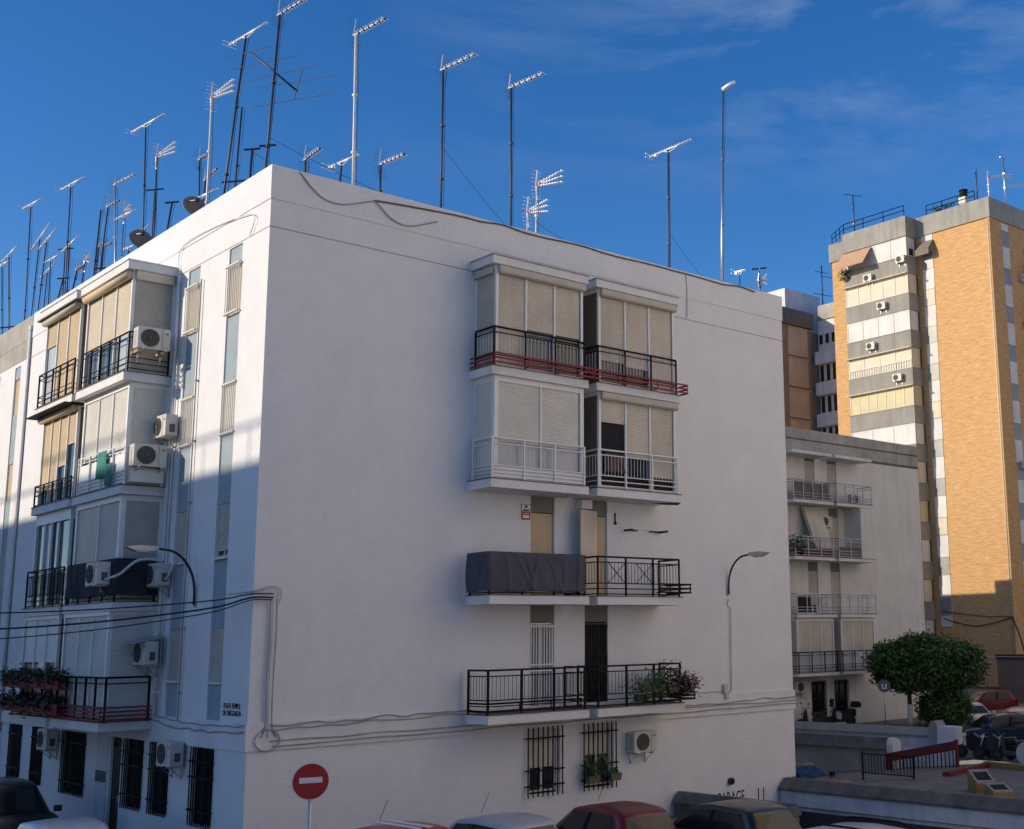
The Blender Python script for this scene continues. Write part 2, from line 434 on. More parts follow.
def text_obj(txt, size, mtx, m, name, parent=None, ext=.004, spacing=1., xs=1.):
    cu = bpy.data.curves.new(name, 'FONT'); cu.body = txt; cu.size = size; cu.extrude = ext; cu.resolution_u = 3; cu.space_character = spacing
    o = bpy.data.objects.new(name, cu); COL.objects.link(o)
    dg = bpy.context.evaluated_depsgraph_get(); me = bpy.data.meshes.new_from_object(o.evaluated_get(dg))
    COL.objects.unlink(o); bpy.data.objects.remove(o); bpy.data.curves.remove(cu)
    me.materials.clear(); me.materials.append(m)
    me.transform(mtx @ Matrix.Diagonal((xs, 1, 1, 1)))
    o = bpy.data.objects.new(name, me); COL.objects.link(o)
    if parent: o.parent = parent
    return o
def mtx_R(u, z, o): return Matrix(((1, 0, 0, u), (0, 0, -1, -o), (0, 1, 0, z), (0, 0, 0, 1)))
def mtx_L(u, z, o): return Matrix(((0, 0, -1, -o), (-1, 0, 0, u), (0, 1, 0, z), (0, 0, 0, 1)))

CAMPOS = (-11.8668, -26.1299, 5.0233); CAMP = (0.76786, 0.17744, -0.01772, 1232.81); CAMSH = (180.39, 0.73)
# ================================================================== the corner building
L_ = 17.5; HT = 15.95; ZJ = 14.465
ZS = [3.03, 5.88, 8.73, 11.58]; ZC = 14.46; TS = .21
BLD = thing('apartment_building', 'white corner apartment block with glazed balconies on both street fronts', 'apartment building')
RDEP = 1.03
# wall openings -----------------------------------------------------------
holesR = []
for (a, b) in ((7.42, 8.2), (9.22, 10.02)):
    for lv in (0, 1, 2, 3): holesR.append((a, b, ZS[lv] + TS, (5.88, 8.73, 11.58, 14.40)[lv]))
GWR = [(7.34, 8.39, 1.16, 2.74), (9.14, 10.2, 1.16, 2.74)]
holesR += GWR
SA = (1.42, 2.15); SB = (3.86, 4.58)
holesL = [(SA[0], SA[1], 3.36, 14.42), (SB[0], SB[1], 3.36, 14.42)]
GWL = [(1.62, 2.74, 1.06, 2.74), (4.12, 5.16, 1.1, 2.74), (5.74, 6.92, 1.1, 2.74), (9.84, 11.7, 1.1, 2.74), (13.4, 14.36, 1.16, 2.74), (15.45, 16.6, 1.2, 2.74)]
DOORL = (7.22, 7.98, -.0, 2.74)
holesL += GWL + [DOORL]
for (a, b) in ((7.0, 7.8), (10.1, 10.9)):
    for lv in (0, 1, 2, 3): holesL.append((a, b, ZS[lv] + TS, (5.88, 8.73, 11.58, 14.40)[lv]))
mb = MB(TR); wall_holes(mb, 0, L_, -2.6, 15.13, holesR, WALL); 
mb.T = TL; wall_holes(mb, 0, L_, -2.6, 15.13, holesL, WALL)
mb.T = None
mb.face([(L_, 0, -2.6), (L_, L_, -2.6), (L_, L_, 15.13), (L_, 0, 15.13)], WALL)
mb.build('wall', BLD)
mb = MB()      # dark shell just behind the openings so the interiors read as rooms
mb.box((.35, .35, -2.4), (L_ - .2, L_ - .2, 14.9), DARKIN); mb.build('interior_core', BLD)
# parapet, slightly proud of the wall
mb = MB()
for a, b in (((-.02, -.02, 15.13), (L_ + .02, .2, HT)), ((-.02, .2, 15.13), (.2, L_, HT)), ((L_ - .2, .2, 15.13), (L_ + .02, L_, HT)), ((.2, L_ - .2, 15.13), (L_ - .2, L_, HT))):
    mb.box(a, b, WALL)
mb.build('parapet', BLD)
mb = MB(); mb.box((.2, .2, 14.92), (L_ - .2, L_ - .2, 15.0), ROOFT); mb.build('roof', BLD)
# joint line under the parapet and the string course over the ground floor
mb = MB(TR); mb.box((0, -.01, ZJ - .015), (L_, .006, ZJ + .01), CABLEG); mb.T = TL; mb.box((0, -.01, ZJ - .015), (L_, .006, ZJ + .01), CABLEG); mb.build('expansion_joint', BLD)
for a, b in (((-.05, -.05, 2.77), (L_ + .04, -.001, 3.345)), ((-.05, -.001, 2.77), (-.001, 5.2, 3.345)), ((-.05, 12.4, 2.77), (-.001, L_, 3.345))):
    mb = MB(); mb.box(a, b, WALLTRIM); mb.build('string_course', BLD)

# ---- right front: openings ------------------------------------------------
def infill(T, u0, u1, z0, z1, m, o=-.05):
    mb = MB(T); mb.box((u0 + .002, o - .06, z0), (u1 - .002, o, z1), m); return mb.build('infill_panel', BLD)
for lv in range(4):
    for k, (a, b) in enumerate(((7.42, 8.2), (9.22, 10.02))):
        zt = (5.88, 8.73, 11.58, 14.40)[lv]; zb = ZS[lv] + TS
        infill(TR, a, b, zb + 2.22, zt - .002, PANELG)
        if lv == 0 and k == 0:
            w = window(BLD, TR, a, b, zb, zb + 2.2, None, panes=2, gl=GLASS2); grille(w, TR, a + .05, b - .05, zb + .03, zb + 2.15, -.03, WHITE, 9, .014, (.02, .45, .52, .98))
        elif lv == 0:
            w = window(BLD, TR, a, b, zb, zb + 2.2, BROWNSIDE, 1., frame=DARKM); grille(w, TR, a + .05, b - .05, zb + .03, zb + 2.15, -.03, DARKM, 9, .014, (.02, .3, .6, .98))
        else:
            window(BLD, TR, a, b, zb, zb + 2.2, TAN, 1., frame=WALLTRIM if k else GREYBOX)
mb = MB(TR)     # open wooden shutter leaf on the right-hand door of the second floor
mb.prism([(8.78, .34), (8.80, .38), (9.56, .12), (9.54, .08)], 2, 6.12, 8.42, BEIGE); mb.build('door_leaf', BLD)
mb = MB(TR); mb.box((8.9, -.01, 8.46), (9.25, .3, 8.7), WALLTRIM); mb.build('shutter_housing', BLD)
for i, h in enumerate(GWR):
    w = window(BLD, TR, h[0] + .1, h[1] - .1, h[2] + .05, h[3] - .02, PALE, .62 if i == 0 else .5, panes=2)
    grille(w, TR, h[0] - .02, h[1] + .02, 1.1, 2.82, .09, DARKM, 8, .013, (.16, .86 if i else .84, .38))
    infill(TR, h[0], h[0] + .1, h[2], h[3], WALLTRIM, -.02); infill(TR, h[1] - .1, h[1], h[2], h[3], WALLTRIM, -.02)
# ---- left front: the two strips of windows ---------------------------------
ZW = [(4.2, 5.4), (7.0, 8.24), (9.85, 11.07), (12.74, 13.95)]
for s, (a, b) in enumerate((SA, SB)):
    prev = 3.362
    for lv, (z0, z1) in enumerate(ZW):
        infill(TL, a, b, prev, z0, PANEL, -.035); prev = z1
        m = (GREYBOX, GREYBOX, PALE, CREAM)[lv]
        w = window(BLD, TL, a, b, z0, z1, m, 1. if lv != 1 or s else .9, o=-.09, frame=WHITE if lv > 1 else GREYBOX)
        if lv >= 2: grille(w, TL, a + .02, b - .02, z0 - .02, z1 + .04, .06 if lv == 3 else .02, PALE, 8, .009, (.04, .96))
        else:
            q = MB(TL); q.box((a - .02, -.08, z0 - .05), (b + .02, .04, z0 - .002), WALLTRIM); q.build('sill', w)
    infill(TL, a, b, prev, 14.418, PANEL, -.035)
for i, h in enumerate(GWL):
    w = window(BLD, TL, h[0], h[1], h[2], h[3], None, frame=DARKM, panes=2, gl=GLASS)
    grille(w, TL, h[0] - .01, h[1] + .01, h[2] - .03, h[3] + .01, .06 if i < 3 else .03, DARKM, 10 if i != 3 else 14, .013, (.2, .62, .82) if i < 3 else (.2, .82))
mb = MB(TL); a, b = DOORL[:2]
mb.box((a + .002, -.12, .0), (b - .002, -.07, 2.73), DARKM); mb.box((a + .1, -.068, .2), (b - .1, -.06, 1.0), BROWNM); mb.box((a + .1, -.068, 1.2), (b - .1, -.06, 2.5), GLASS)
dr = mb.build('door', BLD); mb = MB(TL); mb.tube([(a + .12, -.02, 1.0), (a + .12, -.02, 1.3)], .014, GALV, 6); mb.build('handle', dr)
mb = MB(TL); mb.box((8.1, -.01, -.2), (8.88, .035, 2.76), WWALL); mb.build('door_pilaster', BLD)
mb = MB(TL); mb.box((8.12, .036, 1.58), (8.86, .05, 1.86), GLASS2); mb.build('mailbox_panel', BLD)
for lv in range(4):
    for (a, b) in ((7.0, 7.8), (10.1, 10.9)):
        window(BLD, TL, a, b, ZS[lv] + TS + .02, (5.88, 8.73, 11.58, 14.40)[lv] - .3, GREYBOX, .6, panes=2)

# ---- right front: balconies ------------------------------------------------
UA = (5.45, 8.54); UB = (8.83, 11.87)
def railkit(*a, **k): return railing(*a, **k)
balR = {}
for lv in range(4):
    for k, (a, b) in enumerate((UA, UB)):
        balR[lv, k] = slab(BLD, TR, a, b, RDEP, ZS[lv], TS)
for k, (a, b) in enumerate((UA, UB)):
    mb = MB(TR); mb.box((a, -.02, ZC), (b, RDEP, ZC + TS), WALLTRIM); mb.box((a - .03, -.02, ZC + TS), (b + .03, RDEP + .03, ZC + TS + .025), CABLEG); mb.build('balcony_roof', BLD)
for z in (ZC, ZS[3], ZS[2]):      # thin dark plates under the far slab ends
    mb = MB(TR); mb.prism([(11.3, .5), (11.87, RDEP - .02), (12.2, .55), (11.87, .4)], 2, z - .012, z - .003, BROWNM); mb.build('end_plate', BLD)
z0, z1 = ZS[3] + TS + .022, ZC - .002
enclosure(balR[3, 0], TR, 5.62, 8.44, .92, z0, z1, [(1, 'shutter', BEIGE), (1.06, 'shutter', BEIGE, .43, GLASS2), (1, 'shutter', BEIGE, .43)], side=(GREYBOX, BEIGE), box=GREYBOX)
enclosure(balR[3, 1], TR, 8.98, 11.80, .92, z0, z1, [(1, 'shutter', BEIGE, .25), (1, 'shutter', BEIGE, .22), (1, 'shutter', BEIGE)], side=(BROWNSIDE, BEIGE), box=GREYBOX, side_box=False)
for k, (a, b) in enumerate(((5.53, 8.42), (8.9, 11.78))):
    railing(balR[3, k], TR, a, b, .99, ZS[3] + TS, 1.02, DARKM, WHITE, low=0, zbal=.3)
planter_rack(balR[3, 0], TR, 5.40, 8.58, 1.0, 1.2, ZS[3] + .27, ZS[3] + .5, REDM, 3, (True, False))
planter_rack(balR[3, 1], TR, 8.6, 12.05, 1.0, 1.2, ZS[3] + .27, ZS[3] + .5, REDM, 3, (False, True))
z0, z1 = ZS[2] + TS + .022, ZS[3] - .002
enclosure(balR[2, 0], TR, 5.6, 8.46, .92, z0, z1, [(1.25, 'shutter', PALE, .38, LGLASS), (1.2, 'shutter', PALE, .38, LGLASS)], side=(PALE, PALE), post=.12, topband=.14)
enclosure(balR[2, 1], TR, 8.98, 11.80, .92, z0, z1, [(1, 'shutter', BEIGE, .72, DARKIN), (1, 'shutter', BEIGE, .36, DARKIN), (1, 'shutter', BEIGE, .16, DARKIN)], side=(BROWNSIDE, BEIGE), box=GREYBOX, side_box=False)
railing(balR[2, 0], TR, 5.5, 8.42, .99, ZS[2] + TS, 1.04, WHITE, WHITE, low=3)
mb = MB(TR); mb.box((5.56, .953, ZS[2] + TS + .03), (8.36, .965, ZS[2] + TS + .34), WALLTRIM); mb.build('kick_panel', balR[2, 0])
railing(balR[2, 1], TR, 8.9, 11.78, .99, ZS[2] + TS, 1.04, WHITE, WHITE, low=2)
railing(balR[1, 0], TR, 5.46, 8.42, .99, ZS[1] + TS, 1.04, BROWNM, low=2)
railing(balR[1, 1], TR, 8.86, 11.78, .99, ZS[1] + TS, 1.04, BROWNM, low=2, xpat=True)
planter_rack(balR[1, 1], TR, 10.9, 12.08, 1.01, 1.16, ZS[1] + .34, ZS[1] + .56, BROWNM, 3, (False, True))
railing(balR[0, 0], TR, 5.46, 8.42, .99, ZS[0] + TS, 1.06, DARKM, low=2, pr=.024)
railing(balR[0, 1], TR, 8.86, 11.76, .99, ZS[0] + TS, 1.06, DARKM, low=2, pr=.024)
planter_rack(balR[0, 0], TR, 5.5, 8.4, .6, .9, ZS[0] + .3, ZS[0] + .48, DARKM, 2, (True, False))
planter_rack(balR[0, 1], TR, 10.3, 12.15, 1.01, 1.18, ZS[0] + .32, ZS[0] + .5, DARKM, 3, (False, True))

# ---- left front: balconies -------------------------------------------------
VA = (5.33, 8.86); VB = (9.08, 12.24)
DEP = [1.25, 1.13, 1.09, 1.19]
balL = {}
for lv in range(4):
    for k, (a, b) in enumerate((VA, VB)):
        balL[lv, k] = slab(BLD, TL, a, b, DEP[lv] + .03 * k, ZS[lv], TS)
for k, (a, b) in enumerate((VA, VB)):
    mb = MB(TL); mb.box((a, -.02, ZC), (b, 1.24 + .04 * k, ZC + TS), WALLTRIM); mb.box((a - .03, -.02, ZC + TS), (b + .03, 1.27 + .04 * k, ZC + TS + .03), WALLTRIM); mb.build('balcony_roof', BLD)
z0, z1 = ZS[3] + TS + .022, ZC - .002
of = 1.07
enclosure(balL[3, 0], TL, 5.46, 8.78, of, z0, z1, [(1, 'shutter', CREAM, .42, LGLASS), (1, 'shutter', CREAM, .40, GLASS2), (1, 'shutter', CREAM, .40, GLASS2)], side=(GREYBOX, CREAM), box=TAN, boxr=True)
mb = MB(TL); mb.box((5.36, .06, ZC - .24), (5.455, 1.0, ZC - .01), CREAM); mb.build('shutter_box', balL[3, 0])
enclosure(balL[3, 1], TL, 9.2, 12.16, of + .03, z0, z1, [(1, 'shutter', TAN), (1, 'shutter', TAN), (1, 'shutter', TAN, .70, LGLASS)], side=(BROWNSIDE, CREAM), box=GREYBOX, boxr=True)
mb = MB(TL); mb.box((9.0, .9, ZC - .07), (12.3, 1.34, ZC - .035), BROWNSIDE); mb.build('awning_hood', balL[3, 1])
z0, z1 = ZS[2] + TS + .022, ZS[3] - .002; of = .97
enclosure(balL[2, 0], TL, 5.5, 8.8, of, z0, z1, [(1, 'shutter', PALE), (1, 'shutter', PALE, .36, GLASS), (1, 'shutter', PALE, .36, GLASS)], side=(PALE, PALE), post=.1, topband=.13)
enclosure(balL[2, 1], TL, 9.2, 12.16, of + .03, z0, z1, [(1, 'shutter', TAN, .62, GLASS), (1, 'shutter', TAN, .40, GLASS), (1, 'shutter', TAN), (1, 'shutter', TAN, .18, GLASS)], side=(BROWNSIDE, TAN), box=TAN, boxr=True)
mb = MB(TL); mb.box((9.0, .9, ZS[3] - .07), (12.34, 1.42, ZS[3] - .035), BROWNM); mb.build('awning_hood', balL[2, 1])
z0, z1 = ZS[1] + TS + .022, ZS[2] - .002; of = .99
enclosure(balL[1, 0], TL, 5.5, 8.8, of, z0, z1, [(1, 'panel', GREYBOX), (1.1, 'panel', BEIGE)], side=(GREYBOX, PALE), post=.12, topband=.14)
enclosure(balL[1, 1], TL, 9.2, 12.16, of, z0, z1, [(1.2, 'glass', GLASS2), (.8, 'glass', GLASS), (.8, 'glass', LGLASS), (.9, 'glass', GLASS2)], side=(BROWNSIDE, PALE), topband=.3)
z0, z1 = ZS[0] + TS + .022, ZS[1] - .002; of = 1.1
enclosure(balL[0, 0], TL, 5.5, 8.8, of, z0, z1, [(1, 'shutter', PALE), (1, 'shutter', PALE), (1, 'shutter', PALE)], side=(PALE, PALE), post=.1)
enclosure(balL[0, 1], TL, 9.2, 12.16, of, z0, z1, [(1, 'shutter', WHITE, .55, GLASS), (1, 'shutter', WHITE, .55, LGLASS), (1, 'shutter', WHITE, .55, GLASS)], side=(BROWNSIDE, PALE))
def frontglass(par, T, u0, u1, o, z0, z1, m): 
    mb = MB(T); mb.box((u0, o - .006, z0), (u1, o, z1), m); return mb.build('balcony_screen', par)
railing(balL[3, 0], TL, 5.2, 8.6, DEP[3] - .04, ZS[3] + TS, 1.0, DARKM, bal=False, low=2, posts=5, sides=(True, False))
railing(balL[3, 1], TL, 9.14, 12.2, DEP[3] - .01, ZS[3] + TS, 1.0, DARKM, bal=False, low=2, posts=5, sides=(False, True))
railing(balL[2, 0], TL, 5.2, 8.6, DEP[2] - .03, ZS[2] + TS, 1.0, WHITE, bal=False, low=3, posts=4, sides=(True, False))
frontglass(balL[2, 0], TL, 5.3, 8.55, DEP[2] - .06, ZS[2] + TS + .06, ZS[2] + TS + .8, WHITE)
railing(balL[2, 1], TL, 9.14, 12.2, DEP[2] - .02, ZS[2] + TS, .62, DARKM, bal=False, low=1, posts=4, sides=(False, True))
railing(balL[1, 0], TL, 5.25, 8.7, DEP[1] - .03, ZS[1] + TS, 1.03, DARKM, low=2, posts=4, sides=(True, False))
railing(balL[1, 1], TL, 9.0, 12.1, DEP[1] - .01, ZS[1] + TS, 1.03, DARKM, low=2, posts=4, sides=(False, True), nb=.09)
railing(balL[0, 0], TL, 5.2, 8.7, DEP[0] - .08, ZS[0] + TS, 1.05, DARKM, bal=False, low=1, posts=5, sides=(True, False), pr=.024)
railing(balL[0, 1], TL, 9.0, 12.3, DEP[0] - .05, ZS[0] + TS, 1.05, DARKM, bal=False, low=1, posts=4, sides=(False, True))
planter_rack(balL[0, 0], TL, 5.12, 8.9, DEP[0] - .05, DEP[0] + .05, ZS[0] + .27, ZS[0] + .56, REDM, 4, (True, False))
# drain pipes of the left front
for u, r, m, zt in ((5.06, .045, WALLTRIM, 14.4), (3.62, .018, CABLEG, 14.0), (4.86, .02, WALLTRIM, 12.2)):
    mb = MB(TL); mb.tube([(u, .06, 3.3), (u, .06, zt)], r, m, 8)
    for k in range(6): mb.box((u - r - .012, .0, 3.9 + k * 1.5), (u + r + .012, .06 + r + .006, 3.94 + k * 1.5), m)
    mb.build('drain_pipe', BLD)
text_obj('PLAZA TEMPLE', .165, mtx_L(1.24, 3.645, .006), BLACKT, 'street_name_lettering', BLD, xs=.78)
text_obj('DE DIEGUADA', .165, mtx_L(1.27, 3.49, .006), BLACKT, 'street_name_lettering', BLD, xs=.86)
text_obj('GARAGE', .50, mtx_R(14.05, .22, .006), BLACKT, 'garage_lettering', BLD, xs=.55, spacing=1.12)
text_obj('11', .58, mtx_R(15.72, .16, .006), BLACKT, 'garage_lettering', BLD, xs=.6, spacing=1.3)
mb = MB(TR); mb.box((13.3, -.005, -1.9), (16.3, .012, .02), BROWNM); 
for i in range(9): mb.box((13.3, .012, -1.8 + i * .2), (16.3, .02, -1.78 + i * .2), DARKM)
mb.build('garage_door', BLD)

# ================================================================== things hung on the corner building
place_ac((11.05, 0, 1.96), 0, 'air conditioner low on the white wall right of the two barred windows')
place_ac((-.06, 3.45, 2.30), LEFT, 'air conditioner over the middle barred window by the corner', )
place_ac((-.68, 5.17, 12.33), 0, 'sunlit air conditioner outside the top balcony end on wooden battens')
place_ac((-.60, 5.17, 9.38), 0, 'air conditioner on white balcony end with a pale box beneath it')
place_ac((-.02, 4.98, 10.15), LEFT, 'air conditioner on the wall beside pale side shutter, third floor')
place_ac((-1.14, 5.75, 6.5), LEFT, 'air conditioner on the front of the black draped balcony')
place_ac((-.02, 4.92, 6.46), LEFT, 'air conditioner on the wall beside the black draped balcony end')
place_ac((-.18, 4.98, 4.58), LEFT, 'air conditioner under a little tin roof, first floor side wall')
place_ac((-.02, 12.35, 2.22), LEFT, 'air conditioner in the dark under the flowered balcony')
mb = MB(TL); mb.prism([(.1, 5.22), (.78, 5.08), (.78, 5.10), (.1, 5.25)], 0, 4.6, 5.42, CABLEG); tag(mb.build('tin_roof'), 'small tin canopy over an air conditioner on the left front', 'canopy')
for o, lab in ((.42, 'inner'), (.98, 'outer')):
    mb = MB(TL); mb.box((4.82, o, 12.22), (5.3, o + .09, 12.29), WOOD); tag(mb.build('wooden_batten'), lab + ' raw wooden batten under the sunlit top floor air conditioner', 'batten', 'battens under an air conditioner')
mb = MB(TL); mb.box((4.98, .2, 9.0), (5.19, .98, 9.3), PALE); mb.box((4.96, .18, 9.3), (5.2, 1.0, 9.33), GREYBOX); tag(mb.build('storage_box'), 'long pale box hung under an air conditioner on the white balcony', 'storage box')
# cloths
def cloth(T, pts, zt, zb, m, name, label, cat, seed=0, fold=.035):
    r = random.Random(seed); mb = MB(T); n = 110; k = 16
    L = [0]
    for i in range(1, len(pts)): L.append(L[-1] + math.dist(pts[i], pts[i - 1]))
    ph = [r.uniform(0, 6.28) for _ in range(6)]; CR = [(r.uniform(.05, .95), r.uniform(-.16, .16), r.uniform(.02, .05), r.uniform(.007, .014)) for _ in range(11)]
    def P(s, t):
        d = s * L[-1]; i = 1
        while i < len(L) - 1 and d > L[i]: i += 1
        f = (d - L[i - 1]) / (L[i] - L[i - 1]); a, b = pts[i - 1], pts[i]
        u, o = a[0] + (b[0] - a[0]) * f, a[1] + (b[1] - a[1]) * f
        nx, ny = (b[1] - a[1]) / (L[i] - L[i - 1]), -(b[0] - a[0]) / (L[i] - L[i - 1])
        w = fold * (math.sin(s * 9 + ph[0] + t * 2.5) * .5 + math.sin(s * 23 + ph[1] - t * 3) * .3 + math.sin(s * 41 + ph[2]) * .15 + .6 * math.sin(t * 3.1 + s * 5)) * (.25 + t * .9)
        w = abs(w) + .012
        for (s0, sl_, am, wd) in (CR if L[-1] > 2 else ()): w += am * math.exp(-((s - s0 - sl_ * (t - .1)) / wd) ** 2) * min(1, t * 3 + .15)
        z = zt + (zb - zt) * t + .012 * math.sin(s * 17 + ph[3]) * t + .01 * math.sin(s * 60) * (1 - t)
        return (u - nx * w, o - ny * w, z)
    for i in range(n):
        for j in range(k):
            a, b, c, d = (i / n, j / k), ((i + 1) / n, j / k), ((i + 1) / n, (j + 1) / k), (i / n, (j + 1) / k)
            mb.face([P(*a), P(*b), P(*c), P(*d)], m, True)
    o = mb.build(name, recalc=False)
    bm = bmesh.new(); bm.from_mesh(o.data); bmesh.ops.remove_doubles(bm, verts=bm.verts, dist=1e-4); bm.to_mesh(o.data); bm.free()
    md = o.modifiers.new('thickness', 'SOLIDIFY'); md.thickness = .008
    return tag(o, label, cat)
cloth(TR, [(5.43, .1), (5.43, 1.02), (8.38, 1.02)], ZS[1] + TS + 1.05, ZS[1] + TS + .1, CLOTH, 'balcony_cloth', 'charcoal cloth tied over the left railing of second floor balcony', 'balcony cloth', 3, .055)
cloth(TL, [(5.2, .1), (5.2, DEP[1] + .0), (8.62, DEP[1] + .0)], ZS[1] + TS + 1.02, ZS[1] + TS + .16, CLOTHD, 'balcony_cloth', 'black cloth on the shaded balcony with ducts and air conditioners', 'balcony cloth', 8, .05)
cloth(TL, [(6.4, DEP[2] + .01), (7.05, DEP[2] + .01)], ZS[2] + TS + .98, ZS[2] + TS + .30, GREENC, 'green_towel', 'green towel hanging over the white balcony railing', 'towel', 5, .02)
cloth(TL, [(5.95, DEP[2] + .012), (6.38, DEP[2] + .012)], ZS[2] + TS + .62, ZS[2] + TS + .05, GREENC, 'green_bag', 'green bag hanging low on white balcony beside green towel', 'bag', 6, .03)
cloth(TR, [(9.15, .955), (9.9, .955)], ZS[2] + TS + .98, ZS[2] + TS + .45, LEAFR, 'laundry', 'dark red laundry behind white balcony bars under a half open shutter', 'laundry', 9, .02)
# duct
mb = MB(TL); P = []
ctl = [(5.36, 1.3, 6.62), (5.1, 1.05, 6.75), (4.95, .75, 7.05), (4.95, .4, 7.12), (4.95, .1, 7.1), (4.95, .09, 7.4), (4.95, .09, 8.6)]
def spline(c, n=8):
    out = []
    for i in range(len(c) - 1):
        p0 = Vector(c[max(i - 1, 0)]); p1 = Vector(c[i]); p2 = Vector(c[i + 1]); p3 = Vector(c[min(i + 2, len(c) - 1)])
        for k in range(n):
            t = k / n
            out.append(tuple(.5 * ((2 * p1) + (-p0 + p2) * t + (2 * p0 - 5 * p1 + 4 * p2 - p3) * t * t + (-p0 + 3 * p1 - 3 * p2 + p3) * t ** 3)))
    out.append(tuple(c[-1])); return out
mb.tube(spline(ctl), .035, DUCT, 8); tag(mb.build('pipe_duct'), 'white curved pipe duct crossing the black draped balcony end', 'pipe duct')
mb = MB(TL); mb.tube(spline([(4.2, .06, 7.0), (4.28, .1, 6.95), (4.4, .16, 6.7), (4.55, .2, 6.6)]), .03, DUCT, 8); tag(mb.build('pipe_duct'), 'short white pipe beside the wall air conditioner of the draped balcony', 'pipe duct')
# alarm signs
mb = MB(TR); mb.box((7.105, .001, 8.292), (7.405, .012, 8.495), BROWNSIDE); mb.box((7.12, .0125, 8.305), (7.39, .02, 8.48), SIGNW); mb.box((7.22, .02, 8.4), (7.29, .024, 8.46), BLACKT); mb.box((7.16, .02, 8.315), (7.35, .024, 8.36), TERRA)
tag(mb.build('alarm_sign'), 'white alarm plate with black mark, above a red one', 'sign')
mb = MB(TR); mb.box((7.12, .001, 8.09), (7.39, .02, 8.285), SIGNR); mb.box((7.155, .02, 8.13), (7.355, .024, 8.205), SIGNW); mb.box((7.155, .02, 8.235), (7.34, .024, 8.25), SIGNW)
tag(mb.build('alarm_sign'), 'red and white alarm plate directly under a white one', 'sign')
# drying line brackets
mb = MB(TR); mb.box((10.63, 0, 7.94), (10.67, .35, 7.99), BROWNM); mb.box((10.63, .02, 7.965), (11.1, .05, 7.995), BROWNM); mb.box((11.55, .02, 7.955), (11.95, .05, 7.985), BROWNM); mb.box((11.93, 0, 7.94), (11.98, .35, 8.0), BROWNM); mb.tube([(10.65, .3, 7.97), (11.95, .3, 7.97)], .006, CABLEG, 4)
tag(mb.build('drying_line'), 'rusty clothes line bracket on wall right of the second floor doors', 'clothes line')
mb = MB(TR); mb.box((10.28, .0, 8.16), (10.31, .03, 8.44), BROWNM); mb.disc((10.295, .03, 8.14), .035, 1, .05, BROWNM, 10); tag(mb.build('wall_hook'), 'thin rusty rod hanging on wall above the clothes line bracket', 'wall hook')
mb = MB(TR); mb.disc((14.62, .05, .86), .1, 1, .1, HELM, 14); mb.disc((14.62, .11, .86), .065, 1, .03, GLASS, 14); tag(mb.build('garage_beacon'), 'round black garage beacon above the garage lettering', 'beacon')

# street lamps on brackets
def wall_lamp(T, u, z, reach, rise, label, mirror=1):
    root = thing('street_lamp', label, 'street lamp', (0, 0, 0), group='wall bracket street lamps')
    mb = MB(T)
    P = [(u, .05, z - .25), (u, .05, z)]
    for k in range(1, 13):
        a = k / 12 * math.pi / 2; P.append((u, .05 + reach * .75 * (1 - math.cos(a)), z + rise * math.sin(a)))
    P.append((u, .05 + reach, z + rise + .02))
    mb.tube(P, .03, LAMPARM, 8); mb.box((u - .05, 0, z - .3), (u + .05, .04, z - .05), GALV)
    mb.build('bracket_arm', root)
    h = MB(T); zz = z + rise + .02; o = reach
    h.prism([(o - .05, zz - .03), (o + .1, zz - .075), (o + .5, zz - .06), (o + .68, zz + .01), (o + .45, zz + .055), (o, zz + .05)], 0, u - .10, u + .10, GALV)
    lh = h.build('lamp_head', root)
    g = MB(T); g.prism([(o + .12, zz - .078), (o + .18, zz - .105), (o + .42, zz - .10), (o + .5, zz - .065)], 0, u - .08, u + .08, LGLASS); g.build('lens', lh)
    return root
wall_lamp(TR, 14.7, 6.5, 1.0, .86, 'grey street lamp curving out of the plain white wall')
wall_lamp(TL, 3.05, 6.2, 1.0, 1.02, 'street lamp on dark bent arm on the shaded left front', -1)

# cables ----------------------------------------------------------------------
def cable(pts, r, m, name, label, cat='cable', n=6, group=None):
    mb = MB(); mb.tube(spline(pts, n), r, m, 5); return tag(mb.build(name), label, cat, group)
def wob(u0, u1, z0, z1, T, o=.07, n=14, amp=.05, seed=0, sag=0):
    r = random.Random(seed); out = []
    for i in range(n + 1):
        t = i / n; out.append(T(u0 + (u1 - u0) * t, o + r.uniform(-.012, .02), z0 + (z1 - z0) * t + r.uniform(-amp, amp) - sag * 4 * t * (1 - t)))
    return out
WG = 'cables along the string course'
cable(wob(.45, 5.6, 3.28, 3.36, TR, seed=1, amp=.035), .018, CABLEG, 'wall_cable', 'upper grey cable from the corner to the first balcony', group=WG)
cable(wob(.3, 5.5, 3.2, 3.28, TR, seed=2, amp=.03), .014, CABLEG, 'wall_cable', 'thinner cable tangled just under the upper grey corner cable', group=WG)
cable(wob(.5, L_, 2.96, 3.04, TR, seed=3, amp=.02, n=20), .016, CABLEG, 'wall_cable', 'middle cable running the length of the right front', group=WG)
cable(wob(.55, L_, 2.86, 2.94, TR, seed=4, amp=.018, n=20), .016, CABLEG, 'wall_cable', 'lowest cable running the length of the right front', group=WG)
cable(wob(11.8, L_, 3.06, 3.16, TR, seed=5, amp=.035, n=12), .018, CABLEG, 'wall_cable', 'wavy cable right of the balcony with potted plants', group=WG)
cable(wob(.05, 5.1, 3.3, 3.38, TL, seed=6, amp=.02, sag=.08), .016, CABLEG, 'wall_cable', 'upper sagging cable on the left front under the street name', group=WG)
cable(wob(.05, 5.1, 3.2, 3.25, TL, seed=7, amp=.03, sag=.1), .020, CABLEG, 'wall_cable', 'lower sagging cable on the left front under the street name', group=WG)
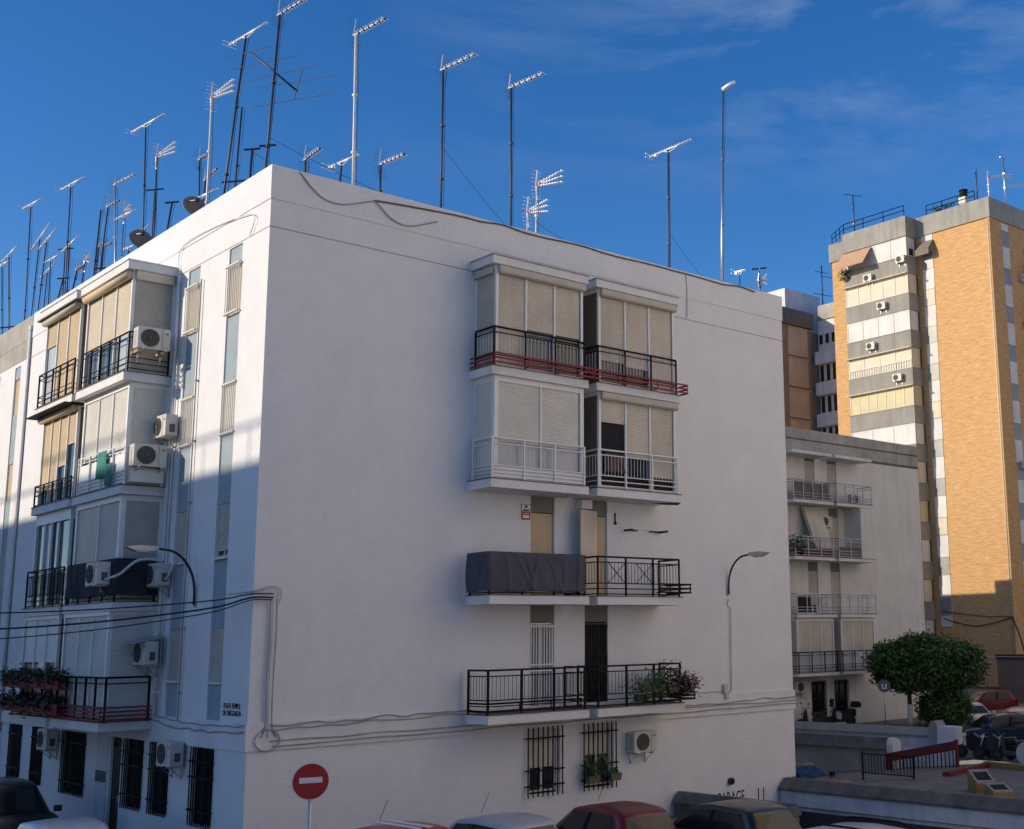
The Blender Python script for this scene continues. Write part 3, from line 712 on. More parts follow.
for i, (u, lab) in enumerate(((.36, 'left'), (.43, 'middle'), (.51, 'right'))):
    cable([TR(u, .08, 6.0), TR(u + .02, .06, 5.2), TR(u - .01, .07, 4.2), TR(u + .01, .06, 3.3), TR(u + .1 * (i - 1) + .02, .08, 3.05)], .016 if i != 1 else .02, (CABLEG, WALLTRIM, CABLEG)[i], 'riser_cable', lab + ' one of three cables going down beside the building corner', group='riser cables at the corner')
P = [(.42 + math.cos(a * .42) * .28, -.08, 2.98 + math.sin(a * .42) * .22) for a in range(16)]
cable(P, .014, CABLEG, 'cable_coil', 'loop of spare cable at the corner where cables meet', n=3)
ends = [((.4, -.12, 6.10), (-10.8, 8.0, 6.35), .45, .026, 'topmost of the black cables strung out from the corner over the street'),
        ((.4, -.12, 6.02), (-10.8, 8.0, 6.05), .62, .034, 'thick middle cable strung out from the corner over the street'),
        ((.38, -.12, 5.97), (-10.8, 8.0, 5.8), .70, .022, 'lower black cable strung out from the corner over the street')]
for a, b, sg, r, lab in ends:
    P = [a, (-.13, -.14, a[2] - .01)] + [(a[0] + (b[0] - a[0]) * t - (.2 if t < .1 else 0) * 0, a[1] + (b[1] - a[1]) * t, a[2] + (b[2] - a[2]) * t - sg * 4 * t * (1 - t)) for t in [k / 12 for k in range(1, 13)]]
    cable(P, r * .6, CABLE, 'overhead_cable', lab, n=3, group='overhead cables at the corner')
for k in range(2):
    cable([(.5 + .06 * k, -.07, 5.9), (.52 + .06 * k, -.1, 6.15 + .03 * k), (.3, -.2, 6.22 + .04 * k), (.0, -.22, 6.14 + .03 * k), (-.5, .2, 6.08)], .011, CABLEG, 'cable_loop', ('inner', 'outer')[k] + ' slack loop of cable rounding the top of the corner risers', group='cable loops')
cable([TR(.66, .03, 15.92), TR(.95, .05, 15.62), TR(1.3, .05, 15.40), TR(1.75, .05, 15.38), TR(2.2, .05, 15.52), TR(2.6, .05, 15.66), TR(2.75, .05, 15.58), TR(3.1, .05, 15.32), TR(3.6, .05, 15.25), TR(4.4, .06, 15.55)], .016, CABLEG, 'drooping_cable', 'grey cable drooping over the parapet face near the corner')
cable([TR(2.6, .05, 15.68), TR(3.4, .05, 15.75), TR(5, .04, 15.85)] + [TR(5 + i * .7, .04, 15.9 + random.Random(i).uniform(-.06, .02)) for i in range(1, 17)], .022, BROWNSIDE, 'parapet_cable', 'brown cable lying along the parapet edge of the right front')
cable([TR(13.15, .03, 15.86), TR(13.2, .03, 15.3), TR(13.18, .03, 14.5)], .012, CABLEG, 'hanging_cable', 'short cable hanging from the parapet right of the top balconies')
cable([TR(14.68, .04, 6.1), TR(14.64, .05, 5.9), TR(14.75, .05, 5.75), TR(14.74, .04, 4.6), TR(14.72, .04, 3.5), TR(14.6, .05, 3.38)], .014, CABLEG, 'lamp_feed_cable', 'thin cable going down from lamp bracket on the plain wall')
mb = MB(TR); mb.box((14.38, 0, 3.34), (14.52, .08, 3.62), GALV); mb.box((14.42, .06, 3.2), (14.54, .1, 3.4), GALV); tag(mb.build('junction_box'), 'small grey junction box at the foot of lamp cable', 'junction box')
cable([TR(12.1, .04, 3.42), TR(13.2, .04, 3.42), TR(14.4, .04, 3.42)], .012, CABLEG, 'feed_cable', 'straight cable from balcony with plants to the junction box')
cable([TL(.95, .05, 14.46), TL(1.0, .05, 15.0), TL(4.9, .05, 15.2), TL(4.95, .05, 14.2)], .012, WALLTRIM, 'parapet_lead', 'pale cable on the sunlit left parapet')

# ================================================================== neighbours, middle block, tower
NB = thing('apartment_building', 'sunlit white block with stained parapet at the left edge, joined to the corner block', 'apartment building', (0, L_, 0))
def TNL(u, o, z): return (-o, u, z)
hN = [(1.06, 1.7, 3.36, 14.37), (3.4, 4.1, 3.36, 14.37), (12.9, 13.6, 3.36, 14.37), (15.3, 16.0, 3.36, 14.37)]
mb = MB(TNL); wall_holes(mb, .06, 52, -2, 15.13, hN, WALL); mb.T = None
mb.face([(0, .06, -2), (12, .06, -2), (12, .06, 15.13), (0, .06, 15.13)], WALL); mb.face([(12, .06, -2), (12, 52, -2), (12, 52, 15.13), (12, .06, 15.13)], WALL); mb.face([(0, 52, -2), (12, 52, -2), (12, 52, 15.13), (0, 52, 15.13)], WALL)
mb.build('wall', NB)
mb = MB()
for a, b in (((-.02, .06, 15.13), (.2, 52, 15.93)), ((11.8, .06, 15.13), (12.02, 52, 15.93)), ((.2, .06, 15.13), (11.8, .26, 15.93)), ((.2, 51.8, 15.13), (11.8, 52, 15.93))): mb.box(a, b, STAIN)
mb.box((-.012, .06, 14.5), (-.001, 52, 15.128), STAIN); mb.build('parapet', NB)
mb = MB(); mb.box((.2, .26, 14.92), (11.8, 51.8, 15.0), ROOFT); mb.build('roof', NB)
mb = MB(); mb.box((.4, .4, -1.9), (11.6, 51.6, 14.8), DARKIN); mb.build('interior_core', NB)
for (a, b, c, d) in hN:
    prev = c
    for lv, (z0, z1) in enumerate(ZW):
        q = MB(TNL); q.box((a + .002, -.1, prev + .002), (b - .002, -.03, z0), PANEL); q.build('infill_panel', NB); prev = z1
        window(NB, TNL, a, b, z0, z1, (GREYBOX, GREYBOX, TAN, TAN)[lv], (.7, 1, 1, 1)[lv], o=-.09)
    q = MB(TNL); q.box((a + .002, -.1, prev), (b - .002, -.03, d - .002), PANEL); q.build('infill_panel', NB)
mb = MB(); mb.box((-.05, .06, 2.77), (-.001, 52, 3.345), WALLTRIM); mb.build('string_course', NB)
for k in range(2):
    for lv in range(4):
        o_ = .0
        a, b = ((5.4, 8.9), (20, 23.5))[k]
        s_ = slab(NB, TNL, a, b, 1.1, ZS[lv], TS); railing(s_, TNL, a + .1, b - .1, 1.06, ZS[lv] + TS, 1.0, DARKM, bal=False, low=2)
        enclosure(s_, TNL, a + .15, b - .15, .95, ZS[lv] + TS + .022, ZS[lv] + 2.84, [(1, 'shutter', TAN)] * 3, side=(PALE, PALE))
mb = MB(TL); mb.tube([(L_ + .1, .05, 2.5), (L_ + .1, .05, 15.4)], .05, WALLTRIM, 8); mb.box((L_ + .02, 0, 15.4), (L_ + .18, .1, 15.55), WALLTRIM); mb.build('drain_pipe', BLD)

# ---- middle block (same building type seen between the corner block and the tower)
MX, MY, MZ = 28.7, 15.5, -.06
MID = thing('apartment_building', 'lower white block with stained parapet behind the round tree', 'apartment building', (MX, MY, MZ))
holesM = []
for (a, b) in ((7.65, 8.42), (9.42, 10.2)):
    for lv in (0, 1, 2, 3): holesM.append((a, b, ZS[lv] + TS, (5.88, 8.73, 11.58, 14.22)[lv]))
GWM = [(7.62, 8.66, 1.2, 2.72), (9.4, 10.45, 1.2, 2.72)]
holesM += GWM
mb = MB(TR); wall_holes(mb, 0, L_, -2.0, 15.0, holesM, WALL2); mb.T = None
mb.face([(0, 0, -2), (0, L_, -2), (0, L_, 15), (0, 0, 15)], WALL2); mb.face([(L_, 0, -2), (L_, L_, -2), (L_, L_, 15), (L_, 0, 15)], WALL2); mb.build('wall', MID)
mb = MB()
for a, b in (((-.02, -.02, 14.36), (L_ + .02, .2, 15.62)), ((-.02, .2, 14.36), (.2, L_, 15.62)), ((L_ - .2, .2, 14.36), (L_ + .02, L_, 15.62))): mb.box(a, b, STAIN)
mb.box((12.6, -.035, 14.30), (L_ + .03, -.021, 14.42), CONC); mb.box((-.02, -.045, 15.02), (L_ + .03, -.021, 15.09), CONC); mb.build('parapet', MID)
mb = MB(); mb.box((.2, .2, 14.7), (L_ - .2, L_, 14.8), ROOFT); mb.build('roof', MID)
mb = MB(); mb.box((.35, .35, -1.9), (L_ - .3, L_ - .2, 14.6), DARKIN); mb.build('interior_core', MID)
for lv in range(4):
    for k, (a, b) in enumerate(((7.65, 8.42), (9.42, 10.2))):
        zt = (5.88, 8.73, 11.58, 14.22)[lv]; zb = ZS[lv] + TS
        q = MB(TR); q.box((a + .002, -.11, zb + 2.2), (b - .002, -.05, zt - .002), PANELG); q.build('infill_panel', MID)
        window(MID, TR, a, b, zb, zb + 2.18, (GREYBOX, GREYBOX, BEIGE, GREYBOX)[lv], 1. if k else .8, frame=WALLTRIM)
for h in GWM:
    w = window(MID, TR, h[0], h[1], h[2], h[3], None, gl=GLASS, frame=DARKM); grille(w, TR, h[0], h[1], h[2] - .05, h[3] + .05, .06, DARKM, 10, .013)
MA, MB_ = (5.45, 8.54), (8.83, 11.87)
balM = {}
for lv in range(4):
    for k, (a, b) in enumerate((MA, MB_)): balM[lv, k] = slab(MID, TR, a, b, 1.1, ZS[lv] + .02, .16, WALL2)
for (a, b) in (MA, MB_):
    q = MB(TR); q.box((a, -.03, ZC - .36), (b, 1.1, ZC - .2), WALL2); q.build('balcony_roof', MID)
for k, (a, b) in enumerate(((5.53, 8.46), (8.9, 11.78))):
    railing(balM[3, k], TR, a, b, 1.05, ZS[3] + .18, 1.0, GALV, bal=False, low=2, posts=4)
    railing(balM[2, k], TR, a, b, 1.05, ZS[2] + .18, 1.0, GALV, bal=(k == 0), low=2, posts=3)
    railing(balM[1, k], TR, a, b, 1.05, ZS[1] + .18, 1.0, GALV, bal=False, low=2, posts=4)
    railing(balM[0, k], TR, a, b, 1.05, ZS[0] + .18, 1.0, BROWNM, bal=False, low=2, posts=3)
    enclosure(balM[0, k], TR, a + .1, b - .05, .92, ZS[0] + .21, ZS[1], [(1, 'shutter', BEIGE, .4, LGLASS)] * 3, side=(GREYBOX, BEIGE), topband=.16)
q = MB(TR); q.box((5.6, 1.0, ZS[3] + .24), (8.3, 1.02, ZS[3] + 1.1), BROWNSIDE); q.build('balcony_screen', balM[3, 0])
q = MB(TR); q.box((5.6, 1.0, ZS[2] + .2), (8.4, 1.02, ZS[2] + .62), mat('dark_red_screen', (.10, .03, .025), .8)); q.build('balcony_screen', balM[2, 0])
q = MB(TR); q.box((9.0, 1.0, ZS[2] + .2), (11.0, 1.02, ZS[2] + .75), BROWNSIDE); q.build('balcony_screen', balM[2, 1])
q = MB(TR); q.box((5.6, 1.0, ZS[1] + .24), (6.6, 1.02, ZS[1] + 1.1), DARKIN); q.build('balcony_screen', balM[1, 0])
q = MB(TR); q.box((10.75, .0, ZS[2] + .2), (10.85, 1.08, ZS[3] + .01), WALL2); q.box((10.85, 1.0, ZS[2] + .2), (11.85, 1.08, ZS[3] + .01), WALL2); q.build('balcony_wall', MID)
q = MB(TR); q.prism([(.1, ZS[3] - .05), (.3, ZS[3] - .05), (.9, ZS[2] + 1.2), (1.0, ZS[2] + .7), (.96, ZS[2] + .7), (.6, ZS[2] + 1.5)], 0, 7.1, 8.4, BEIGE); tag(q.build('awning', None, (MX, MY, MZ)), 'faded curved awning hanging inside a balcony of lower white block', 'awning')
place_ac((MX + 8.85, MY, MZ + 10.55), 0, 'air conditioner under the top balcony of lower white block, above faded awning')
place_ac((MX + 5.4, MY, MZ + 10.5), 0, 'air conditioner at the left end of the lower white block, upper one')
place_ac((MX + 5.5, MY, MZ + 7.8), 0, 'air conditioner at the left end of the lower white block, middle one')
place_ac((MX + 6.5, MY, MZ + 2.25), 0, 'air conditioner beside the barred ground floor windows of lower block')
place_ac((MX + 10.9, MY - .4, MZ + 11.8), 0, 'air conditioner standing on the top balcony of lower white block')

# block whose shadow falls on the tower foot (behind the middle block)
BB = thing('apartment_building', 'white block in the row behind the lower block with stained parapet', 'apartment building', (28.7, 33.3, 0))
mb = MB(); mb.box((0, 0, -1), (15.9, 18, 14.5), WALL2); mb.build('wall', BB); mb = MB(); mb.box((-.02, -.02, 14.5), (15.92, 18.02, 15.3), STAIN); mb.build('parapet', BB)

# ---- brick tower -----------------------------------------------------------
TX = 65.; TW = thing('apartment_tower', 'tall orange brick tower block with grey balcony bands at right', 'apartment tower', (TX, 21.4, 0))
def TT(u, o, z): return (-o, u, z)              # left face, u along +Y from the corner
def TTR(u, o, z): return (u, -o, z)             # right face
WINZ = [(33.25 - .0 - i * 2.93) for i in range(11)]
mb = MB(); mb.box((0, 0, -.5), (22, 15.1, 35.3), BRICK); mb.build('wall', TW)
mb = MB(); mb.box((-.12, -.12, 35.3), (22.1, 15.3, 36.85), TPARA); mb.box((-1.47, 6.5, 35.2), (-.12, 12.78, 36.8), TPARA); mb.build('parapet', TW)
mb = MB(); 
mb.box((-.06, -.04, -.3), (.12, .16, 35.29), TWHITE if False else BRICK); mb.build('corner_quoin', TW)
mb = MB(TT); mb.box((5.1, -.02, 5.4), (6.1, .035, 35.28), TWHITE); mb.build('window_strip', TW)
for i in range(11):
    z = 35.0 - .6 - i * 2.93
    q = MB(TT); q.box((5.12, .036, z - 1.75), (6.08, .05, z - .55), (TGREY, TCREAM, TGREY)[i % 3]); q.box((5.08, .036, z - .53), (6.12, .07, z - .48), TGREY); q.box((5.08, .036, z - 1.82), (6.12, .07, z - 1.76), TGREY); q.build('window', TW)
mb = MB(TTR); mb.box((1.55, -.02, 3.5), (2.5, .035, 35.15), TWHITE); mb.build('window_strip', TW)
for i in range(11):
    z = 34.55 - i * 2.93
    q = MB(TTR); q.box((1.57, .036, z - 1.2), (2.48, .05, z), TGREY); q.box((1.5, .036, z + .0), (2.55, .07, z + .06), TGREY); q.build('window', TW)
for i in range(11):
    z = 35.2 - 2.7 - i * 2.93
    q = MB(TTR); q.box((4.6, -.01, z), (7.6, .03, z + 1.3), GLASS); q.box((4.5, -.01, z - 1.0), (8.2, .9, z), TBAND); q.build('balcony_band', TW)
mb = MB(TT)
mb.tube([(.12, .07, 2), (.12, .07, 35.2)], .05, TCREAM, 6); mb.build('drain_pipe', TW)
# protruding balcony stack
ub0, ub1, ud = 6.55, 12.72, 1.4
mb = MB(TT); mb.box((ub0 + .1, -.01, 1.0), (ub1 - .1, ud - .12, 35.19), BROWNSIDE); mb.build('stack_core', TW)
kinds = [TWHITE, TCREAM, TWHITE, TCREAM, TYELL, TWHITE, TCREAM, TYELL, TWHITE, TCREAM, TWHITE]
for i in range(11):
    zt = 35.19 - i * 2.93; zw0 = zt - 1.62; zb = zt - 2.93
    m = kinds[i]
    b = MB(TT); b.box((ub0, -.01, zb + .02), (ub1, ud, zw0), TBAND); b.box((ub0 - .04, -.01, zw0), (ub1 + .04, ud + .04, zw0 + .05), TGREY if i % 2 else TPARA)
    bo = b.build('balcony_band', TW)
    n = (4, 5, 4, 4, 7, 3, 5, 6, 4, 4, 4)[i]
    g = MB(TT)
    for k in range(n):
        a = ub0 + .08 + (ub1 - ub0 - .16) * k / n; c = ub0 + .08 + (ub1 - ub0 - .16) * (k + 1) / n
        g.box((a + .05, ud - .13, zw0 + .05), (c - .05, ud - .06, zt - .0), m)
    g.box((ub0 + .07, .25, zw0 + .05), (ub0 + .11, ud - .2, zt), m)
    g.build('blinds', bo)
    f = MB(TT)
    for k in range(n + 1):
        a = ub0 + .08 + (ub1 - ub0 - .16) * k / n; f.box((a - .035, ud - .12, zw0 + .05), (a + .035, ud - .03, zt), TWHITE)
    f.box((ub0 + .06, ud - .12, zt - .1), (ub1 - .06, ud - .04, zt - .001), TWHITE)
    if i in (3, 4, 1): f.box((ub0 - .05, ud, zt - .06), (ub1 + .05, ud + .3, zt - .01), TCREAM)
    if i == 3:
        for k in range(26): f.box((ub0 + .1 + k * .236, ud - .02, zw0 + .06), (ub0 + .14 + k * .236, ud + .0, zw0 + .62), TWHITE)
        f.box((ub0 + .1, ud - .03, zw0 + .6), (ub1 - .1, ud + .01, zw0 + .66), TWHITE)
    f.build('blind_frame', bo)
q = MB(TT); q.box((ub0 + .06, .5, 33.75), (ub0 + .068, 1.0, 34.3), GLASS); q.build('side_window', TW)
# awnings on the tower
mb = MB(TT); mb.prism([(ud + .02, 35.1), (ud + .06, 35.12), (ud + 1.2, 33.7), (ud + 1.17, 33.62)], 0, 9.9, 12.8, AWN); tag(mb.build('awning', None, (TX, 21.4, 0)), 'peach awning let down from the top balcony of the brick tower', 'awning')
mb = MB(TT); mb.prism([(.06, 34.75), (.1, 34.8), (.75, 34.0), (.75, 33.55), (.7, 33.55), (.68, 34.0)], 0, 5.0, 6.3, mat('striped_awning', (.22, .19, .14), .9, 0, .5, 9)); tag(mb.build('awning', None, (TX, 21.4, 0)), 'small dark striped awning over top strip window of the brick tower', 'awning')
for (u, z, lab) in ((7.0, 33.4, 'air conditioner beside white blinds at the top of the tower'), (10.2, 32.6, 'air conditioner under the peach awning of the tower'), (9.0, 30.1, 'air conditioner on the second grey band of the tower from the top'), (10.2, 27.1, 'air conditioner on the third grey band of the tower from the top'), (7.8, 24.2, 'air conditioner on the fourth grey band of the tower from the top')):
    place_ac((TX - ud, 21.4 + u, z - .3), LEFT, lab)
place_ac((TX, 21.4 + 12.95, 24.0), LEFT, 'upper of two air conditioners on the orange pier left of the tower balconies')
place_ac((TX, 21.4 + 13.1, 21.0), LEFT, 'lower of two air conditioners on the orange pier left of the tower balconies')
for (u, z, lab) in ((4.0, 31.0, 'topmost air conditioner on the shaded right side of the tower'), (4.2, 27.4, 'second air conditioner from the top on the shaded right side of tower'), (2.3, 16.6, 'air conditioner beside the window strip on shaded side of tower'), (4.1, 11.2, 'lowest air conditioner on the shaded right side of tower')):
    place_ac((TX + u, 21.4, z), 0, lab)
# roof railings, chimney and plants on the tower
mb = MB()
for (a, b) in (((-1.3, 12.7), (-1.3, 6.7)), ((-1.3, 12.7), (0, 15.0)), ((.1, 5.6), (.1, 1.2))):
    for z in (37.7, 37.3): mb.tube([(a[0], a[1], z), (b[0], b[1], z)], .035, DARKM, 4)
    for k in range(4):
        t = k / 3; mb.tube([(a[0] + (b[0] - a[0]) * t, a[1] + (b[1] - a[1]) * t, 36.8), (a[0] + (b[0] - a[0]) * t, a[1] + (b[1] - a[1]) * t, 37.7)], .035, DARKM, 4)
mb.build('roof_railing', TW)
ch = MB(); ch.box((1.0, 2.6, 36.8), (1.7, 3.3, 37.9), TWHITE); co = ch.build('chimney', TW); ch = MB(); ch.disc((1.35, 2.95, 38.2), .3, 2, .55, DARKM, 14); ch.disc((1.35, 2.95, 38.5), .36, 2, .06, DARKM, 14); ch.build('cowl', co)
def shrub_mesh(name, n, rad, mats, size, seed, squash=1.):
    r = random.Random(seed); mb = MB()
    for _ in range(n):
        v = Vector((r.gauss(0, 1), r.gauss(0, 1), r.gauss(0, 1))).normalized() * (r.random() ** .4) * rad; v.z *= squash
        a = Vector((r.gauss(0, 1), r.gauss(0, 1), r.gauss(0, 1))).normalized(); b = a.orthogonal().normalized(); s = size * r.uniform(.6, 1.4)
        mb.face([tuple(v - a * s), tuple(v + b * s * .5), tuple(v + a * s), tuple(v - b * s * .5)], r.choice(mats))
    return mb
for i, (u, lab) in enumerate(((5.0, 'leftmost of the potted plants along the tower roof edge'), (4.3, 'middle one of the potted plants along the tower roof edge'), (3.7, 'potted plant next to the tower roof chimney'))):
    m_ = shrub_mesh('p', 60, .4, LEAF, .14, i); m_.disc((0, 0, -.5), .2, 2, .4, TERRA, 10); tag(m_.build('potted_plant', None, (TX + .5, 21.4 + u, 37.3)), lab, 'plant', 'plants on the tower roof')
# ---- brown and white block between the lower block and the tower
FB = thing('apartment_tower', 'far brown and white block with blinds and corrugated parapet, left of the tower', 'apartment tower', (60, 47, 0))
mb = MB(); mb.box((0, 0, 0), (14.2, 8, 33.1), mat('brown_wall', (.30, .24, .18), .85, 0, .2, .8)); mb.box((14.2, .3, 0), (16, 8, 33.0), TBAND); mb.build('wall', FB)
for i in range(11):
    z = 33.0 - i * 2.9; q = MB(TTR); q.box((11.0, .0, z - 2.7), (13.7, .12, z - .1), BROWNB); q.box((10.9, .0, z - .1), (13.8, .2, z), GREYBOX); q.build('blinds', FB)
mb = MB(); mb.prism([(-.1, 33.1), (14.4, 33.1), (14.4, 34.6), (-.1, 34.6)], 1, -.35, -.005, CORR); mb.build('parapet', FB)
mb = MB(); mb.box((12.0, 1.0, 33.0), (17.0, 7.9, 37.0), WWALL); mb.build('roof_hut', FB)
mb = MB(); mb.box((15.0, -6, 0), (24, -.36, 34.0), TWHITE); mb.build('wall', FB)
mb = MB(); mb.box((14.85, -6.1, 34.0), (24, -.36, 35.4), STAIN); mb.build('parapet', FB)
for i in range(10):
    z = 32.0 - i * 2.95
    q = MB()
    for k in range(5): q.box((14.97, -.9 - k * .75, z - .9 if i else z - .3), (15.05, -.5 - k * .75, z + .6), GLASS)
    q.build('window', FB)
    q = MB(); q.box((14.4, -5.9, z - 2.3), (14.998, -.36, z - 1.1), WWALL); q.build('balcony_band', FB)

# ---- opposite blocks (out of frame; they shade the street, salmon pair added for warm bounce)
def far_block(name, label, x0, y0, x1, y1, side, zt=15.95, wm=None):
    b = thing(name, label, 'apartment building', (0, 0, 0))
    m = MB(); m.box((x0, y0, -1), (x1, y1, zt), wm or WALL); m.build('wall', b)
    w = MB(); 
    for lv in range(int((zt - 4.5) / 2.85)):
        z = 4.2 + 2.85 * lv
        if side == 'x':
            y = y0 + 2
            while y < y1 - 2: w.box((x1 + .002, y, z), (x1 + .03, y + 1.1, z + 1.25), CREAM); y += 3.1
        elif side == 'x2':
            y = y0 + 2
            while y < y1 - 2: w.box((x0 - .03, y, z), (x0 - .002, y + 1.1, z + 1.25), CREAM); y += 3.1
        else:
            x = x0 + 2
            while x < x1 - 2: w.box((x, y1 + .002, z), (x + 1.1, y1 + .03, z + 1.25), CREAM); x += 3.1
    w.build('window_shutters', b)
    r = MB()
    if side == 'x':
        r.tube([(x1 - .3, y0, zt + .95), (x1 - .3, y1, zt + .95)], .05, DARKM, 4)
        y = y0
        while y <= y1: r.tube([(x1 - .3, y, zt), (x1 - .3, y, zt + .95)], .03, DARKM, 4); y += 2.5
        r.build('roof_railing', b)
    return b
far_block('apartment_building', 'white block across the left street, its roofline shading the left front', -44, 2, -30, 70, 'x', 20.24)
far_block('apartment_building', 'unseen grey block behind the viewpoint, darkened to cut bounce light, rows of shutters', -22, -42, 9.5, -30.5, 'y', 12., mat('grey_render', (.20, .22, .26), .9, 0, .1, .6))  # out of view; wall colour kept dark to cut bounce onto the left part
SALM = mat('salmon_bounce_wall', (.84, .76, .69), .9, 0, .08, .6)  # for two added unseen blocks that throw warm sunlight back on the right front
far_block('apartment_tower', 'added unseen salmon tower behind the viewpoint, bouncing low sun onto the right front', 10, -60, 25.5, -25, 'y', 40., SALM)
far_block('apartment_tower', 'added unseen salmon block on the east side, bouncing sunlight onto the right front', 26, -70, 105, -12, 'x2', 44., SALM)

# ================================================================== ground
def ground_rect(mb, x0, x1, y0, y1, m, z=0.): mb.face([(x0, y0, z), (x1, y0, z), (x1, y1, z), (x0, y1, z)], m)
mb = MB()
xs = [-600, 12.75, 16.6, 17.5, 31.2, 900]; ys = [-600, -9.5, 0, 1.0, 15.4, 900]
for i in range(5):
    for j in range(5):
        x0, x1, y0, y1 = xs[i], xs[i + 1], ys[j], ys[j + 1]
        if i == 1 and j == 1: continue
        if i == 3 and j == 3: continue
        ground_rect(mb, x0, x1, y0, y1, ASPH)
mb.face([(12.75, -9.5, 0), (16.6, -9.5, 0), (16.6, 0, -1.9), (12.75, 0, -1.9)], CONC)
mb.face([(17.5, 1, 0), (31.2, 1, 0), (31.2, 15.4, -1.35), (17.5, 15.4, -1.35)], PAVE)
mb.face([(17.5, 15.4, -1.35), (31.2, 15.4, -1.35), (31.2, 15.4, 0), (17.5, 15.4, 0)], WWALL)
g = mb.build('ground', recalc=False); tag(g, kind='structure')
mb = MB(); ground_rect(mb, -28, 25.9, -30.4, -14.5, mat('pale_bounce_paving', (.55, .50, .44), .9, 0, .15, .8), .004); tag(mb.build('bounce_plaza', recalc=False), kind='structure')  # unseen pale ground added to bounce sunlight up at the walls
mb = MB(); ground_rect(mb, 16.95, 31.2, -9.4, 1.0, PAVE, .004); tag(mb.build('paved_yard', recalc=False), kind='structure')
mb = MB(); mb.box((-1.5, -1.5, -.2), (12.3, -.001, .13), PAVE); mb.box((-1.5, -.001, -.2), (-.001, 60, .13), PAVE)
mb.box((-1.62, -1.62, -.2), (12.3, -1.501, .135), KERB); mb.box((-1.62, -1.501, -.2), (-1.501, 60, .135), KERB); tag(mb.build('pavement'), kind='structure')
mb = MB(); mb.box((33.3, 4.5, -.3), (60, 15.4, .45), PAVE); tag(mb.build('raised_pavement'), kind='structure')
mb = MB()
for k in range(7):
    x = .4 + k * 2.42; mb.face([(x, -8.4 - .3 * k, .004), (x + .1, -8.4 - .3 * k, .004), (x + .1, -3.0 - .3 * k, .004), (x, -3.0 - .3 * k, .004)], SIGNW)
tag(mb.build('parking_markings', recalc=False), kind='structure')

# ---- low walls, ramp, railings of the yard
def low_wall(label, x0, x1, y0, y1, zb, zt, cap, capm, body, capover=.05, drop=.0, name='low_wall', lower_band=None):
    w = thing(name, label, 'wall', ((x0 + x1) / 2, (y0 + y1) / 2, 0)); cx, cy = (x0 + x1) / 2, (y0 + y1) / 2
    m = MB(lambda x, y, z: (x - cx, y - cy, z))
    m.box((x0, y0, zb), (x1, y1, zt - cap), body); m.build('wall', w)
    c = MB(lambda x, y, z: (x - cx, y - cy, z))
    c.prism([(x0 - capover - drop, zt - cap), (x0 - capover, zt - cap * .8), (x0 + (x1 - x0) * .3, zt), (x1 - (x1 - x0) * .3, zt), (x1 + capover, zt - cap * .8), (x1 + capover, zt - cap)], 1, y0 - .02, y1 - .001, capm); c.build('coping', w)
    if lower_band:
        q = MB(lambda x, y, z: (x - cx, y - cy, z)); q.box((x0 - .02, y0 + .01, zb), (x0 - .001, y1 - .01, lower_band), DARKGREY); q.build('lower_band', w)  # thin dark strip along the foot of the wall
    return w
low_wall('white ramp wall with dark rounded coping running from the corner of the white block', 16.7, 17.3, -13.5, -.06, -2.2, .76, .34, CONC, WWALL, .08, lower_band=-.12)
low_wall('dark coped ramp wall half hidden behind the black hatchback', 12.35, 12.75, -4.3, -.06, -2.2, .78, .3, CONC, CONC, .08)
low_wall('grey wall with sloped dark coping across sunken drive, behind the dark parked car', 30.0, 30.5, 6.1, 15.2, -1.6, .76, .42, CONC, CONCL, .14, drop=.1)
low_wall('long low wall with pale concrete coping in front of the tree', 32.6, 33.2, 5.2, 15.2, -1.6, 1.0, .34, CONCL, WWALL, .08)
mb = MB(); mb.box((29.95, 5.75, -1.2), (30.5, 6.07, .55), WALLTRIM); mb.prism([(29.95, .55), (30.5, .55), (30.42, .72), (30.22, .78), (30.03, .72)], 1, 5.75, 6.07, WALLTRIM); tag(mb.build('gate_pillar'), 'round topped cream pillar ending the grey yard wall', 'pillar')
mb = MB(); mb.box((31.0, 3.5, -1.2), (31.25, 5.1, .32), WWALL); mb.box((31.0, 5.1, -1.2), (31.2, 6.2, .3), WWALL); tag(mb.build('yard_wall'), 'whitewashed wall behind the railing with the red beam', 'wall')
bx = thing('planter_box', 'white box shaped pier with round end beside the dark blue car', 'pier', (32.3, 4.5, 0))
mb = MB(); mb.box((-.35, -.45, -.2), (.35, .45, 1.16), WALLTRIM); mb.build('body', bx)
mb = MB(); mb.prism([(.47, .6), (.47, 1.22), (.6, 1.38), (.8, 1.36), (.92, 1.1), (.95, .6)], 0, -.3, .3, CONCL); mb.build('rounded_end', bx)
rr = thing('ramp_railing', 'black bar railing under a sloping red beam', 'railing', (29.6, 4, 0))
mb = MB(lambda u, o, z: (o, u - 4, z)); 
def beamz(u): return .03 + (5.75 - u) / 3.2 * .62
mb.prism([(5.75, beamz(5.75) - .16), (2.4, beamz(2.4) - .16), (2.4, beamz(2.4) + .18), (5.75, beamz(5.75) + .18)], 1, -.07, .07, REDP); mb.box((5.62, -.09, -.75), (5.8, .09, .22), REDP); mb.box((2.36, -.06, -.3), (2.46, .06, .9), REDP); mb.build('red_beam', rr)
mb = MB(lambda u, o, z: (o, u - 4, z))
for k in range(17):
    u = 5.55 - k * .185; mb.box((u - .016, -.016, -.62), (u + .016, .016, beamz(u) - .16), DARKM)
mb.box((2.4, -.02, -.66), (5.6, .02, -.62), DARKM); mb.build('bars', rr)
ra = thing('yard_railing', 'low black bar railing standing in the paved yard', 'railing', (24.3, 1.7, 0))
mb = MB()
for y in (-1.12, 1.12): mb.box((-.025, y - .025, -.25), (.025, y + .025, .8), DARKM)
mb.build('posts', ra); mb = MB()
